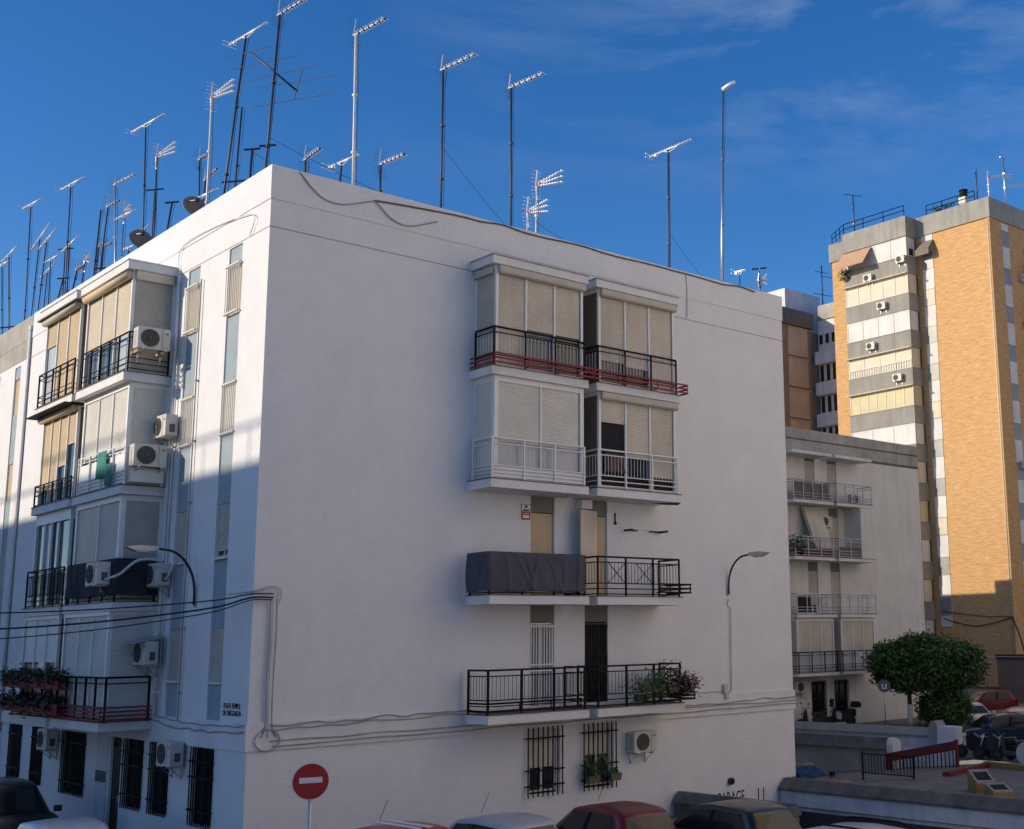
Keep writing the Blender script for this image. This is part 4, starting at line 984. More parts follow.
for z in (.74, .08): mb.box((-.018, -1.1, z), (.018, 1.1, z + .035), DARKM)
for k in range(15): mb.box((-.01, -1.0 + k * .142, .115), (.01, -.98 + k * .142, .74), DARKM)
mb.build('bars', ra)
mb = MB(); mb.prism([(25.6, .3), (29.4, .95), (29.45, .7), (25.7, .05)], 2, .005, .17, REDP); tag(mb.build('red_kerb'), 'red painted kerb in the paved yard', 'kerb')
mb = MB(); mb.prism([(29.45, .95), (28.9, -1.8), (28.6, -1.8), (29.15, .95)], 2, .005, .2, YELLOW); tag(mb.build('yellow_kerb'), 'yellow painted kerb meeting the red kerb', 'kerb')
def vent(label, x, y, h, rz):
    v = thing('yard_vent', label, 'vent', (x, y, 0), rz, 'yellow yard vents'); v.scale = (.62, .62, 1)
    m = MB(); m.prism([(-.6, 0), (.6, 0), (.6, h * .45), (-.6, h)], 1, -.55, .55, YELLOW); m.build('body', v)
    dx, dz = 1.2, -h * .55; 
    def Tv(u, o, z): return (-.6 + u * 1.2 , o, h + u * dz + z)
    f = MB(Tv); f.box((.04, -.5, .002), (.16, .5, .05), CONCL); f.box((.84, -.5, .002), (.96, .5, .05), CONCL); f.box((.16, -.5, .002), (.84, -.4, .05), CONCL); f.box((.16, .4, .002), (.84, .5, .05), CONCL); f.build('frame', v)
    f = MB(Tv); f.box((.16, -.4, .003), (.84, .4, .015), DARKIN); f.build('opening', v)
vent('taller yellow garage vent with white framed dark opening', 22.9, -3.1, .62, R(-125))
vent('lower yellow garage vent with white framed dark opening', 22.2, -4.15, .34, R(-125))
bw = thing('boundary_wall', 'brown rendered wall with dark coping behind the red hatchback', 'wall', (60, 14, 0))
mb = MB(); mb.box((0, -12, 0), (.4, 5.8, 3.2), mat('brown_render', (.21, .15, .115), .9, 0, .2, .8, streak=.2)); mb.build('wall', bw); mb = MB(); mb.box((-.08, -12.05, 3.2), (.48, 5.85, 3.5), DARKGREY); mb.build('coping', bw)
mb = MB(); mb.box((59.9, 19.9, 0), (60.3, 27, 1.3), CONCL); mb.box((59.85, 19.85, 1.3), (60.35, 27, 1.4), CONC); tag(mb.build('boundary_wall'), 'low grey wall left of the brown rendered wall', 'wall')

# ================================================================== vehicles (local +Y is the front)
def make_car(label, body, loc, rz, L=4.0, W=1.70, H=1.45, style='hatch', roofm=None, name='parked_car', cat='car', antenna=True, rack=False, group='parked cars'):
    t = thing(name, label, cat, loc, rz, group)
    h = W / 2; belt = H * .62; mb = MB()
    if style == 'van': prof = [(-.5, .62), (-.485, .66), (-.4, .66), (.0, .64), (.2, .64), (.33, .62), (.45, .54), (.49, .47), (.5, .42)]
    else: prof = [(-.5, .60), (-.485, .64), (-.4, .655), (.0, .635), (.22, .625), (.32, .60), (.43, .53), (.485, .46), (.5, .40)]
    rings = []
    n = len(prof)
    for i, (fy, fz) in enumerate(prof):
        y = fy * L; zb = fz * H; w = h
        if abs(fy) > .47: w = h * .86
        elif abs(fy) > .42: w = h * .95
        lo = .19 if abs(fy) < .47 else .30
        sec = [(w * .86, lo), (w * .985, lo + .10), (w, (lo + zb) * .5), (w * .985, zb - .07), (w * .90, zb - .005), (w * .55, zb + .02), (0, zb + .028)]
        sec = sec + [(-a, b) for a, b in sec[-2::-1]]
        rings.append([(a, y, b) for a, b in sec])
    k = len(rings[0])
    for i in range(n - 1):
        for j in range(k - 1): mb.face([rings[i][j], rings[i][j + 1], rings[i + 1][j + 1], rings[i + 1][j]], body, True)
        mb.face([rings[i][0], rings[i][-1], rings[i + 1][-1], rings[i + 1][0]], BLACKT, False)
    mb.face(rings[0], body); mb.face(rings[-1], body)
    # bumpers, sills
    mb.box((-h * .80, L * .497, .30), (h * .80, L * .515, .52), body); mb.box((-h * .80, -L * .515, .30), (h * .80, -L * .497, .55), body)
    mb.box((-h * .5, L * .516, .32), (h * .5, L * .52, .42), BLACKT)
    bo = mb.build('body', t, merge=True, sharp=40)
    # greenhouse as stacked rounded rings
    if style == 'hatch': yb, yt = (-.475, .20), (-.40, .03)
    elif style == 'sedan': yb, yt = (-.36, .20), (-.24, .03)
    elif style == 'van': yb, yt = (-.485, .30), (-.455, .14)
    else: yb, yt = (-.485, .20), (-.44, .03)
    roofm = roofm or body
    def ring(f, ff):
        y0 = (yb[0] + (yt[0] - yb[0]) * f) * L; y1 = (yb[1] + (yt[1] - yb[1]) * f) * L
        w = h * (.90 - .17 * f ** 1.1); zb_ = belt + (H * .985 - belt) * ff; c = .16; pts = []; yc = (yt[0] + yt[1]) / 2 * L; hl_ = (yt[1] - yt[0]) / 2 * L
        # sides listed anticlockwise from the rear right corner: pillar / glass segments are marked separately
        ys = [y0 + c, y0 + c + (y1 - y0) * .07, (y0 + y1) / 2 - .06 + .1, (y0 + y1) / 2 + .06 + .1, y1 - c - (y1 - y0) * .05, y1 - c]
        for y in ys: pts.append((w, y))
        pts += [(w * .93, y1 - .045), (w * .82, y1), (-w * .82, y1), (-w * .93, y1 - .045)]
        for y in reversed(ys): pts.append((-w, y))
        pts += [(-w * .93, y0 + .045), (-w * .82, y0), (w * .82, y0), (w * .93, y0 + .045)]
        return [(a, b, zb_ - .075 * ff ** 2 * min(1.6, ((b - yc) / hl_) ** 2)) for a, b in pts]
    fs = [(0, 0), (.08, .07), (.5, .47), (.86, .84), (.96, .95), (1.12, 1.0)]
    RG = [ring(*f) for f in fs]; m_ = len(RG[0])
    gl = {1, 3, 7, 11, 13, 17}       # glass segments: side windows, windscreen, rear window
    gh = MB(); gg = MB()
    for i in range(len(RG) - 1):
        for j in range(m_):
            q = (j + 1) % m_; quad = [RG[i][j], RG[i][q], RG[i + 1][q], RG[i + 1][j]]
            isg = j in gl and i in (1, 2)
            gh.face(quad, BLACKT if (j in (2, 12) and i in (1, 2)) else (roofm if i >= 3 else body), True)
            if isg:
                P = [Vector(v) for v in quad]; nn = (P[2] - P[0]).cross(P[3] - P[1]).normalized(); ctr = sum(P, Vector()) / 4
                if nn.dot(ctr - Vector((0, (yb[0] + yb[1]) * L / 2, H * .6))) < 0: nn = -nn
                gg.face([tuple(v + nn * .006) for v in P], CGLASS, False)
    top = RG[-1]; cx = sum(p[1] for p in top) / m_
    prev = top
    for s_, dz in ((.75, .02), (.4, .034)):
        nr = [(p[0] * s_, cx + (p[1] - cx) * s_, H * .985 + dz - .075 * min(1.6, ((cx + (p[1] - cx) * s_ - (yt[0] + yt[1]) / 2 * L) / ((yt[1] - yt[0]) / 2 * L)) ** 2)) for p in top]
        for j in range(m_):
            q = (j + 1) % m_; gh.face([prev[j], prev[q], nr[q], nr[j]], roofm, True)
        prev = nr
    gh.face(prev, roofm, True)
    gh.build('cabin', t, merge=True, sharp=38)
    for sx in (-.45, .1):
        tr = MB(); tr.tube([(sx * h, yb[1] * L + .012, belt + .06), (sx * h + .42, yb[1] * L - .14, belt + .17)], .009, BLACKT, 4); tr.build('wiper', t)
    for sx in (-1, 1):
        for fy in (-.22, .02):
            tr = MB(); tr.box((sx * h - .012, fy * L, belt - .17), (sx * h + .024, fy * L + .17, belt - .14), body); tr.build('door_handle', t)
    gg.build('windows', t)
    for sx in (-1, 1):
        for fy in (.31, -.31):
            w = MB(); w.disc((sx * (h - .10), fy * L, .30), .30, 0, .20, RUBBER, 24); wo = w.build('wheel', t)
            r_ = MB(); r_.disc((sx * (h - .005), fy * L, .30), .19, 0, .03, RIM, 16); r_.build('rim', wo)
        m = MB(); y = yb[1] * L - .2; m.box((sx * (h + .0), y - .05, belt + .0), (sx * (h + .16), y + .05, belt + .14), body); m.build('wing_mirror', t)
        m = MB(); m.box((sx * h * .52, L * .455, .52), (sx * h * .86, L * .505, .66), HEADL); m.build('headlight', t)
        m = MB(); m.box((sx * h * .64, -L * .503, .62 * H * .84), (sx * h * .88, -L * .475, .62 * H * 1.04), TAILL); m.build('tail_light', t)
    m = MB(); m.box((-.26, -L * .522, .42), (.26, -L * .516, .53), PLATE); m.box((-.26, L * .521, .36), (.26, L * .525, .47), PLATE); m.build('number_plate', t)
    if antenna:
        m = MB(); m.tube([(0, yt[1] * L - .1, H - .01), (-.04, yt[1] * L - .42, H + .42)], .006, BLACKT, 4); m.build('aerial', t)
    if rack:
        for sx in (-1, 1):
          m = MB(); m.tube(spline([(sx * h * .66, yt[1] * L - .25, H - .03), (sx * h * .66, yt[1] * L - .4, H + .05), (sx * h * .66, yt[0] * L + .5, H + .05), (sx * h * .66, yt[0] * L + .35, H - .03)], 4), .02, BLACKT, 5); m.build('roof_rail', t)
    return t
pr_bright = paint('bright_red', (.40, .015, .02)); pr_silver = paint('silver', (.42, .43, .44)); pr_dred = paint('dark_red', (.15, .006, .010)); pr_black = paint('black', (.012, .012, .016))
pr_blue = paint('blue', (.02, .09, .28)); pr_white = paint('white', (.60, .61, .62)); pr_olive = paint('roof_olive', (.03, .028, .024)); pr_navy = paint('navy', (.012, .03, .05)); pr_grey = paint('grey', (.25, .26, .28)); pr_dark = paint('dark_green', (.02, .023, .022))
c1 = make_car('bright red hatchback with white roof stripes, roof just showing', pr_bright, (1.35, -3.25, 0), R(4), H=1.50)
m = MB()
for x in (-.2, .06): m.box((x, -1.5, 1.495), (x + .14, .0, 1.512), SIGNW)
m.build('roof_stripe', c1)
make_car('silver hatchback with bent aerial between a bright red and a dark red car', pr_silver, (3.3, -3.95, 0), R(3), H=1.53)
make_car('dark red hatchback below the barred windows of white wall', pr_dred, (5.8, -4.7, 0), R(-4), H=1.57, L=4.1)
make_car('black hatchback in front of the garage lettering', pr_black, (7.95, -6.1, 0), R(0), H=1.50, L=4.15, roofm=pr_olive, antenna=False)
make_car('blue estate with sky reflection coloured silver on the roof and black roof rails at the lower edge', pr_blue, (6.85, -10.1, 0), R(0), H=1.50, L=4.3, style='estate', antenna=False, rack=True, roofm=pr_silver)  # silver roof paint stands in for sky reflected on a blue roof
make_car('dark green van parked along the shaded left front', pr_dark, (-2.55, 7.9, 0), R(180), H=1.86, L=4.4, W=1.82, style='van', antenna=False, cat='van')
make_car('white hatchback parked ahead of dark van, roof just showing', pr_white, (-2.75, 1.85, 0), R(180), H=1.46, antenna=False)
make_car('dark car in sunken drive beside the corner block', pr_black, (18.3, .6, -.2), R(180), H=1.30, antenna=False)
make_car('dark blue hatchback behind the motorbikes', pr_navy, (35.6, 4.7, .0), R(60), H=1.48, L=4.1, antenna=False)
make_car('silver hatchback right behind the dark blue hatchback', pr_silver, (39.2, 5.6, 0), R(66), H=1.5, L=4.2, antenna=False)
make_car('dark red hatchback parked by brown wall under the tower', pr_dred, (53.2, 16.6, 0), R(66), H=1.55, L=4.1, antenna=False)
make_car('white car mostly hidden between round bush and red hatchback', pr_white, (43.6, 11.0, 0), R(150), H=1.42, antenna=False)
make_car('pale car cut by the right edge beside the red hatchback', pr_grey, (50.5, 11.2, 0), R(70), H=1.45, antenna=False)

def make_bike(label, loc, rz, col, scooter=True, topbox=True, shield=True):
    t = thing('scooter' if scooter else 'motorbike', label, 'scooter' if scooter else 'motorbike', loc, rz, 'parked two wheelers')
    for y, r in ((.62, .26), (-.60, .26)):
        w = MB(); w.disc((0, y, r), r, 0, .11, RUBBER, 20); wo = w.build('wheel', t); w = MB(); w.disc((0, y, r), r * .42, 0, .125, MASTD, 14); w.build('rim', wo)
    b = MB()
    b.prism([(.38, .30), (.48, .72), (.42, .95), (.36, .95), (.30, .40), (-.15, .32), (-.2, .62), (-.85, .74), (-.8, .5), (-.55, .30), (-.2, .22), (.3, .24)] if scooter else [(.35, .45), (.30, .85), (.05, .98), (-.15, .82), (-.8, .88), (-.85, .75), (-.35, .62), (-.2, .3), (.2, .28)], 0, -.17, .17, col)
    b.tube([(0, .62, .26), (0, .42, .98)], .035, GALV, 6); b.build('body', t)
    s_ = MB(); s_.prism([(-.12, .64), (-.1, .76), (-.78, .86), (-.84, .76)], 0, -.15, .15, HELM); s_.build('seat', t)
    h = MB(); h.tube([(-.36, .30, 1.03), (-.12, .40, 1.02), (.12, .40, 1.02), (.36, .30, 1.03)], .017, HELM, 6)
    for sx in (-1, 1): h.tube([(sx * .28, .36, 1.03), (sx * .33, .38, 1.2)], .008, HELM, 5); h.disc((sx * .34, .38, 1.24), .055, 1, .02, HELM, 12)
    h.build('handlebar', t)
    l = MB(); l.disc((0, .50, .86), .08, 1, .06, HEADL, 12); l.build('headlight', t)
    if shield: g = MB(); g.prism([(.50, .98), (.44, 1.38), (.43, 1.38), (.48, .98)], 0, -.2, .2, GLASS2); g.build('windshield', t)
    if topbox: g = MB(); g.prism([(-.72, .9), (-1.1, .9), (-1.12, 1.08), (-1.02, 1.2), (-.8, 1.2), (-.7, 1.06)], 0, -.2, .2, HELM); g.build('top_box', t)
    return t
make_bike('black scooter with tall top box against the lower white block', (37.4, 14.6, .45), R(70), HELM)
make_bike('small scooter half hidden behind the long low wall, mirrors showing', (35.3, 14.7, .45), R(75), HELM, True, False, False)
make_bike('dark motorbike in front of the dark blue hatchback, nearer the white pier', (31.9, 3.05, 0), R(15), HELM, False, False)
make_bike('motorbike with pale windscreen in front of dark blue hatchback', (31.8, 2.1, 0), R(25), HELM, False, False)
make_bike('scooter under a dark cover at the right end of row of bikes', (31.6, 1.15, 0), R(30), DARKGREY, True, True)

# ================================================================== trees
def tree(label, loc, h, lobes, trunk_h, seed, n, name='orange_tree', leaf=.11, group=None):
    r = random.Random(seed); t = thing(name, label, 'tree', loc)
    m = MB(); m.tube([(0, 0, -.1), (.03, .0, trunk_h * .62)], .15, LIME, 10, .12); tr = m.build('trunk', t)
    m = MB(); m.tube([(.03, 0, trunk_h * .62), (.05, .02, trunk_h)], .12, BARK, 10, .10)
    for (c, rad) in lobes:
        for k in range(3):
            e = Vector(c) + Vector((r.uniform(-.5, .5) * rad[0], r.uniform(-.5, .5) * rad[1], r.uniform(-.2, .4) * rad[2]))
            m.tube(spline([(.05, .02, trunk_h - .1), tuple((Vector((0, 0, trunk_h)) * .5 + e * .5) + Vector((0, 0, .1))), tuple(e)], 4), .07, BARK, 6, .02)
    m.build('limbs', t)
    m = MB(); tot = sum(l[1][0] * l[1][1] * l[1][2] for l in lobes)
    for (c, rad) in lobes:
        kcl = int(n * rad[0] * rad[1] * rad[2] / tot / 26)
        for _ in range(kcl):
            d = Vector((r.gauss(0, 1), r.gauss(0, 1), r.gauss(0, 1))).normalized(); f = r.random() ** .28
            if d.z < -.55: f *= .9
            cc = Vector(c) + Vector((d.x * rad[0], d.y * rad[1], d.z * rad[2])) * f * (1 + .22 * math.sin(d.x * 7 + seed) * math.sin(d.y * 6 + d.z * 5))
            base = r.random()
            for _ in range(26):
                v = cc + Vector((r.gauss(0, .17), r.gauss(0, .17), r.gauss(0, .13)))
                a = Vector((r.gauss(0, 1), r.gauss(0, 1), r.gauss(0, .8) + .2)).normalized(); b = a.cross(Vector((r.gauss(0, 1), r.gauss(0, 1), r.gauss(0, 1)))).normalized(); s = leaf * r.uniform(.6, 1.3)
                q = base * .7 + r.random() * .5
                mm = LEAF[0] if q < .5 else (LEAF[1] if q < .95 else LEAF[2])
                m.face([tuple(v - a * s), tuple(v + b * s * .45), tuple(v + a * s), tuple(v - b * s * .45)], mm)
    m.build('crown', t, recalc=False)
    return t
tree('broad dark green orange tree with whitewashed trunk in front of lower white block', (39.0, 11.5, .45), 5, [((-.42, .55, 2.95), (1.05, 1.15, 1.08)), ((.5, -.6, 3.1), (1.5, 1.5, 1.30)), ((1.7, -1.8, 2.9), (1.15, 1.2, 1.15)), ((0, 0, 2.35), (1.2, 1.2, .65))], 1.75, 3, 42000)
tree('low round clipped bush tree tucked under the orange tree', (40.6, 10.6, .2), 2, [((0, 0, 1.05), (1.15, 1.15, .95))], .7, 5, 15000, 'round_bush', .09)
# pot plants on balconies
def pots(T, u, o, z, label, seed, mats, n=260, rad=.34, sq=1., long=False, rack=True):
    p = Vector(T(u, o, z)); t = thing('potted_plant', label, 'potted plant', tuple(p), 0, 'potted plants on the balconies')
    m = MB(); m.prism([(-.15, -.12), (.15, -.12), (.19, .06), (-.19, .06)], 1 if T is TR else 0, -.09, .09, BROWNSIDE if T is TR else REDM); m.build('pot', t)
    r = random.Random(seed); m = MB()
    for _ in range(n):
        v = Vector((r.gauss(0, .42) * rad, r.gauss(0, .32) * rad, r.gauss(.28, .34) * rad * sq + .05))
        a = Vector((r.gauss(0, 1), r.gauss(0, 1), r.gauss(0, 1) + (1.5 if long else 0))).normalized(); b = a.orthogonal().normalized(); s = (.11 if long else .06) * r.uniform(.6, 1.3)
        m.face([tuple(v - a * s), tuple(v + b * s * (.15 if long else .5)), tuple(v + a * s), tuple(v - b * s * (.15 if long else .5))], r.choice(mats))
    if long:
        for k in range(26):
            a = r.uniform(0, 6.28); l = r.uniform(.3, .75); q = spline([(0, 0, .1), (math.cos(a) * l * .45, math.sin(a) * l * .45, .1 + l * .8), (math.cos(a) * l, math.sin(a) * l, .1 + l * r.uniform(-.3, .5))], 3); m.tube(q, .008, LEAF[2], 3, .003)
    m.build('foliage', t)
pots(TR, 10.35, .98, 3.46, 'spiky green plant hanging through the first floor railing', 1, LEAF, 300, .5, 1., True)
pots(TR, 10.85, 1.1, 3.62, 'dark leafy pot plant on rail between spiky and reddish plants', 2, LEAF, 420, .48)
pots(TR, 11.35, 1.12, 3.66, 'reddish pot plant on the first floor railing', 3, [LEAFR, LEAFR, LEAF[0]], 480, .55, 1.1)
pots(TR, 11.85, 1.14, 3.62, 'outermost red pot plant at the railing end', 4, [LEAFR, LEAFR, TERRA], 460, .48, .8)
pots(TR, 9.3, .22, 1.42, 'green trailing plant on the sill of the right barred window', 5, [LEAF[1], LEAF[0]], 150, .30, 1., True)
pots(TR, 10.1, .16, 1.42, 'small green plant behind right end of the barred window grille', 6, LEAF, 60, .16)
k = 0
for (zz, lab1) in ((4.12, 'upper'), (3.50, 'lower')):
    for i in range(5):
        u = 8.3 + i * .95
        pots(TL, u, DEP[0] + .12, zz, lab1 + ' row flower pot on the red planter rails, number ' + ('nearest', 'second nearest', 'middle', 'second farthest', 'farthest')[i].replace('number ', '') + ' from the corner', 20 + k, [LEAF[0], LEAF[0], LEAFR, LEAFR, TERRA], 300, .38, .8); k += 1
mb = MB(TL); mb.box((7.7, DEP[0] - .02, 3.98), (12.4, DEP[0] + .22, 4.02), REDM); mb.box((7.7, DEP[0] - .02, 3.36), (12.4, DEP[0] + .22, 3.40), REDM); mb.box((7.7, DEP[0] + .2, 3.40), (12.4, DEP[0] + .22, 3.62), REDM); mb.box((7.7, DEP[0] + .2, 4.02), (12.4, DEP[0] + .22, 4.2), REDM)
tag(mb.build('flower_shelf'), 'red flower trough rails on the first floor balcony of left front', 'flower shelf')
def tower_plant(): pass
m_ = shrub_mesh('p', 160, .6, LEAF, .16, 44); tag(m_.build('balcony_plant', None, (TX - 1.5, 21.4 + 12.6, 33.4)), 'dark plants under the peach awning of tower', 'plant')
m_ = shrub_mesh('p', 260, .5, LEAF, .12, 45, 1.2); tag(m_.build('balcony_plant', None, (MX + 5.9, MY - .8, 9.4)), 'green plant at the left of a red balcony on the lower block', 'plant')
m_ = shrub_mesh('p', 200, .38, LEAF, .10, 46, 1.); tag(m_.build('balcony_plant', None, (MX + 7.0, MY - .7, 9.3)), 'dark plant under the faded curved awning on lower block', 'plant')

# ================================================================== traffic signs
t = thing('no_entry_sign', 'red no entry sign on a grey pole before the white wall', 'traffic sign', (-1.76, -6.37, 0), R(-22))
m = MB(); m.tube([(0, .03, 0), (0, .03, 2.95)], .03, GALV, 10); m.build('pole', t)
m = MB(); m.disc((0, 0, 2.76), .30, 1, .018, SIGNW, 48); m.disc((0, -.011, 2.76), .287, 1, .01, SIGNR, 48); m.disc((0, .012, 2.76), .29, 1, .012, SIGNG, 32); m.build('disc', t)
m = MB(); m.box((-.185, -.0195, 2.735), (.185, -.0165, 2.825), SIGNW); m.build('bar', t)
m = MB(); m.box((-.05, -.019, 2.605), (.05, -.0165, 2.645), TERRA); m.build('sticker', t)
t = thing('traffic_sign', 'back of a round grey sign on pole at the right edge', 'traffic sign', (17.0, -8.45, .7), R(-58))
m = MB(); m.tube([(0, .03, 0), (0, .03, 1.45)], .03, GALV, 8); m.build('pole', t); m = MB(); m.disc((0, .06, 1.2), .31, 1, .02, SIGNG, 36); m.build('disc', t)
t = thing('traffic_sign', 'small round sign with a white mark in front of the tree', 'traffic sign', (36.0, 10.7, .45), R(-48))
m = MB(); m.tube([(0, .03, 0), (0, .03, 2.3)], .03, GALV, 8); m.build('pole', t)
m = MB(); m.disc((0, 0, 2.1), .30, 1, .02, mat('sign_grey_red', (.22, .10, .10), .6), 32); m.disc((0, -.012, 2.1), .24, 1, .01, mat('sign_dull_blue', (.10, .11, .16), .6), 32); m.build('disc', t)
m = MB(); m.box((-.11, -.022, 2.0), (-.05, -.018, 2.2), SIGNW); m.box((.05, -.022, 2.0), (.11, -.018, 2.2), SIGNW); m.box((-.11, -.022, 1.97), (.11, -.018, 2.02), SIGNW); m.build('mark', t)
cable([(37.4, 13.2, 4.02), (40, 10.6, 3.85), (47.5, 3.4, 3.6)], .018, CABLEG, 'overhead_cable', 'thin pale wire crossing in front of the orange tree')
mb = MB(); mb.box((37.3, 13.1, 3.9), (37.5, 13.3, 4.15), WALLTRIM); mb.tube([(37.42, 13.2, 3.95), (37.42, 14.3, 3.95)], .02, GALV, 5); tag(mb.build('wire_bracket'), 'small white bracket holding a pale wire beside the tree', 'bracket')
cable([(64.9, 27.2, 6.0), (64.9, 24.5, 5.4), (64.9, 21.5, 5.95)], .035, CABLE, 'tower_cable', 'sagging black cable across the shaded foot of tower')
cable([(64.9, 27.2, 6.5), (64.9, 24, 6.1), (64.9, 21.5, 6.0)], .025, CABLE, 'tower_cable', 'upper thin cable across the shaded foot of tower')
cable([(64.9, 21.5, 6.0), (64.85, 21.0, 4.8), (64.8, 20.6, 3.5)], .06, CABLE, 'tower_cable', 'black cable bundle dropping at the tower corner')

# ================================================================== roof aerials
BD = Vector((.11, -.99, 0)).normalized(); SD = Vector((.99, .11, 0))
AG = 'television aerials on the roofs'
def el(mb, c, d, l, r, m): mb.tube([tuple(c - d * l / 2), tuple(c + d * l / 2)], r, m, 4)
def aerial(label, base, top, head=None, mast=MASTD, r=.026, hl=1.5, extras=(), hd=None, rise=0., group=AG):
    b = Vector(base); tp = Vector(top); t = thing('roof_aerial', label, 'aerial', tuple(b), 0, group)
    d = tp - b
    m = MB(); m.tube([(0, 0, 0), tuple(d)], r, mast, 7); m.box((-.12, -.12, -.02), (.12, .12, .06), CONCL)
    for f in (.42, .7): c = d * f; m.box((c.x - r - .015, c.y - r - .015, c.z - .03), (c.x + r + .015, c.y + r + .015, c.z + .03), mast)
    m.build('mast', t)
    if d.z > 2.5:
        cx_ = [tuple(d * (k / 7) + Vector((r + .02 + rnd.uniform(0, .05), rnd.uniform(-.03, .03), 0))) for k in range(8)]
        m = MB(); m.tube(spline(cx_, 3), .008, CABLE, 4); m.build('coax_cable', t)
    def yagi(c, D, L, kind):
        S = D.cross(Vector((0, 0, 1))).normalized(); U = Vector((0, 0, 1)); m = MB()
        if kind == 'strip':
            m.tube([tuple(c - D * L * .45), tuple(c + D * L * .55)], .028, ALU, 6)
            for k in range(17): el(m, c + D * L * (-.42 + .96 * k / 16) + U * .02, S, .11 - .03 * k / 16, .007, ALU)
            m.tube(spline([tuple(c - D * L * .12), tuple(c - U * .09), tuple(c + D * L * .08 - U * .09), tuple(c + D * L * .26)], 4), .017, ALU, 5)
            for k in (-1, 1): el(m, c - D * L * .45 + U * .06 * k, S, .42, .01, ALU)
            m.box(tuple(c - D * L * .3 - Vector((.04, .04, .07))), tuple(c - D * L * .3 + Vector((.04, .04, .0))), ALU)
        elif kind == 'yagi':
            m.tube([tuple(c - D * .12), tuple(c + D * L)], .022, ALU, 6)
            for k in range(11):
                q = c + D * L * (.1 + .88 * k / 10); el(m, q, S, .2, .010, ALU); m.box(tuple(q - Vector((.026, .026, .026))), tuple(q + Vector((.026, .026, .026))), ALU if k % 2 else HELM)
            for sg in (-1, 1):
                for k in range(4): el(m, c - D * .1 + (U * sg * .9 + D * .15).normalized() * (.1 + k * .09), S, .42, .005, MASTD)
                m.tube([tuple(c - D * .1), tuple(c - D * .1 + (U * sg * .9 + D * .15).normalized() * .42)], .014, ALU if sg > 0 else MASTD, 4)
        elif kind == 'corner':
            m.tube([tuple(c - D * .1), tuple(c + D * .2)], .03, ORANGE, 6)
            for sg in (-1, 0, 1): 
                e0 = c + D * .12 + U * sg * .05; e1 = c + D * L + U * sg * .17
                m.tube([tuple(e0), tuple(e1)], .026, ALU, 5)
                for k in range(9): el(m, e0 + (e1 - e0) * (k / 8), S, .12, .010, ALU)
            for sg in (-1, 1):
                P0 = c - D * .05; V = (U * sg * .92 - D * .12 + D * .25).normalized()
                for k in range(4): el(m, P0 + V * (.08 + k * .11), S, .34, .006, ALU)
                m.tube([tuple(P0), tuple(P0 + V * .46)], .024, ALU, 4)
        elif kind == 'tbar':
            m.tube([tuple(c - D * L * .5), tuple(c + D * L * .5)], .03, mast, 5)
        elif kind == 'lamp':
            m.prism([(-.02, -.1), (.34, -.02), (.36, .14), (.05, .06)], 1, c.y - .09, c.y + .09, ALU) if False else m.tube([tuple(c), tuple(c + D * .2 + U * .08), tuple(c + D * .5 + U * .14)], .09, ALU, 10, .05)
        m.build('receiver', t)
    D = Vector(hd).normalized() if hd else (BD + Vector((0, 0, rise))).normalized()
    if head: yagi(d + Vector((0, 0, .03)), D, hl, head)
    for (f, kind, L, dd) in extras:
        yagi(d * f, Vector(dd).normalized() if dd else D, L, kind)
    return t
TB = (.8, -.6, .12)
m1 = aerial('tall dark mast at the roof corner carrying a large rod array', (1.13, 3.10, 15), (1.33, 2.90, 21.31), 'yagi', hl=1.25, r=.034, extras=[(.425, 'tbar', .42, TB)])
o_ = Vector((1.13, 3.10, 15)); m = MB()
m.tube([tuple(Vector((.84, 3.38, 20.25)) - o_), tuple(Vector((1.72, 2.53, 19.17)) - o_)], .028, MASTD, 6); m.tube([tuple(Vector((1.80, 2.46, 19.75)) - o_), tuple(Vector((1.66, 2.58, 18.95)) - o_)], .018, MASTD, 5)
for a, b in (((.33, 3.87, 20.12), (1.26, 2.97, 20.46)), ((.44, 3.76, 19.79), (1.74, 2.5, 20.17)), ((.64, 3.57, 19.42), (2.09, 2.17, 19.88)), ((.96, 3.26, 19.27), (2.45, 1.82, 19.59)), ((.89, 3.33, 18.75), (2.37, 1.9, 19.09))): m.tube([tuple(Vector(a) - o_), tuple(Vector(b) - o_)], .010, GALV, 5)
m.build('rod_array', m1)
aerial('leaning dark mast with strip aerial left of the rod array', (1.45, 6.71, 15), (1.89, 6.28, 22.21), 'strip', hl=2.0, r=.034)
aerial('pale mast with white corner reflector aerial near the roof corner', (1.31, 6.95, 15), (1.28, 6.97, 20.36), 'corner', MASTW, .03, 1.15)
aerial('slim dark mast with crossbar behind the leaning mast', (2.9, 9.25, 15), (3.07, 9.10, 21.34), None, r=.03, extras=[(.62, 'tbar', .8, TB)])
aerial('short T shaped dark post nearest the roof corner', (1.45, 4.72, 15), (1.52, 4.65, 18.14), 'tbar', hl=.42, hd=TB, r=.035)
aerial('dark mast with small reflector and strip aerial behind the pale mast', (3.6, 13.04, 15), (3.46, 13.17, 20.95), 'yagi', hl=.5, extras=[(.78, 'strip', 2.2, None)])
aerial('tall dark mast with strip aerial beside a white corner reflector', (2.08, 13.7, 15), (1.9, 13.87, 21.96), 'strip', hl=2.2)
aerial('dark mast with white three armed corner reflector left of the tall pale one', (2.45, 13.89, 15), (2.36, 13.99, 21.0), 'corner', hl=1.2)
aerial('short T shaped dark post right of the far dish', (1.57, 11.35, 15), (1.86, 11.07, 18.48), 'tbar', hl=.42, hd=TB, r=.03)
aerial('grey mast with checkered yagi over the far dish', (3.18, 19.15, 15), (2.87, 19.46, 21.72), 'yagi', GALV, .024, 1.5)
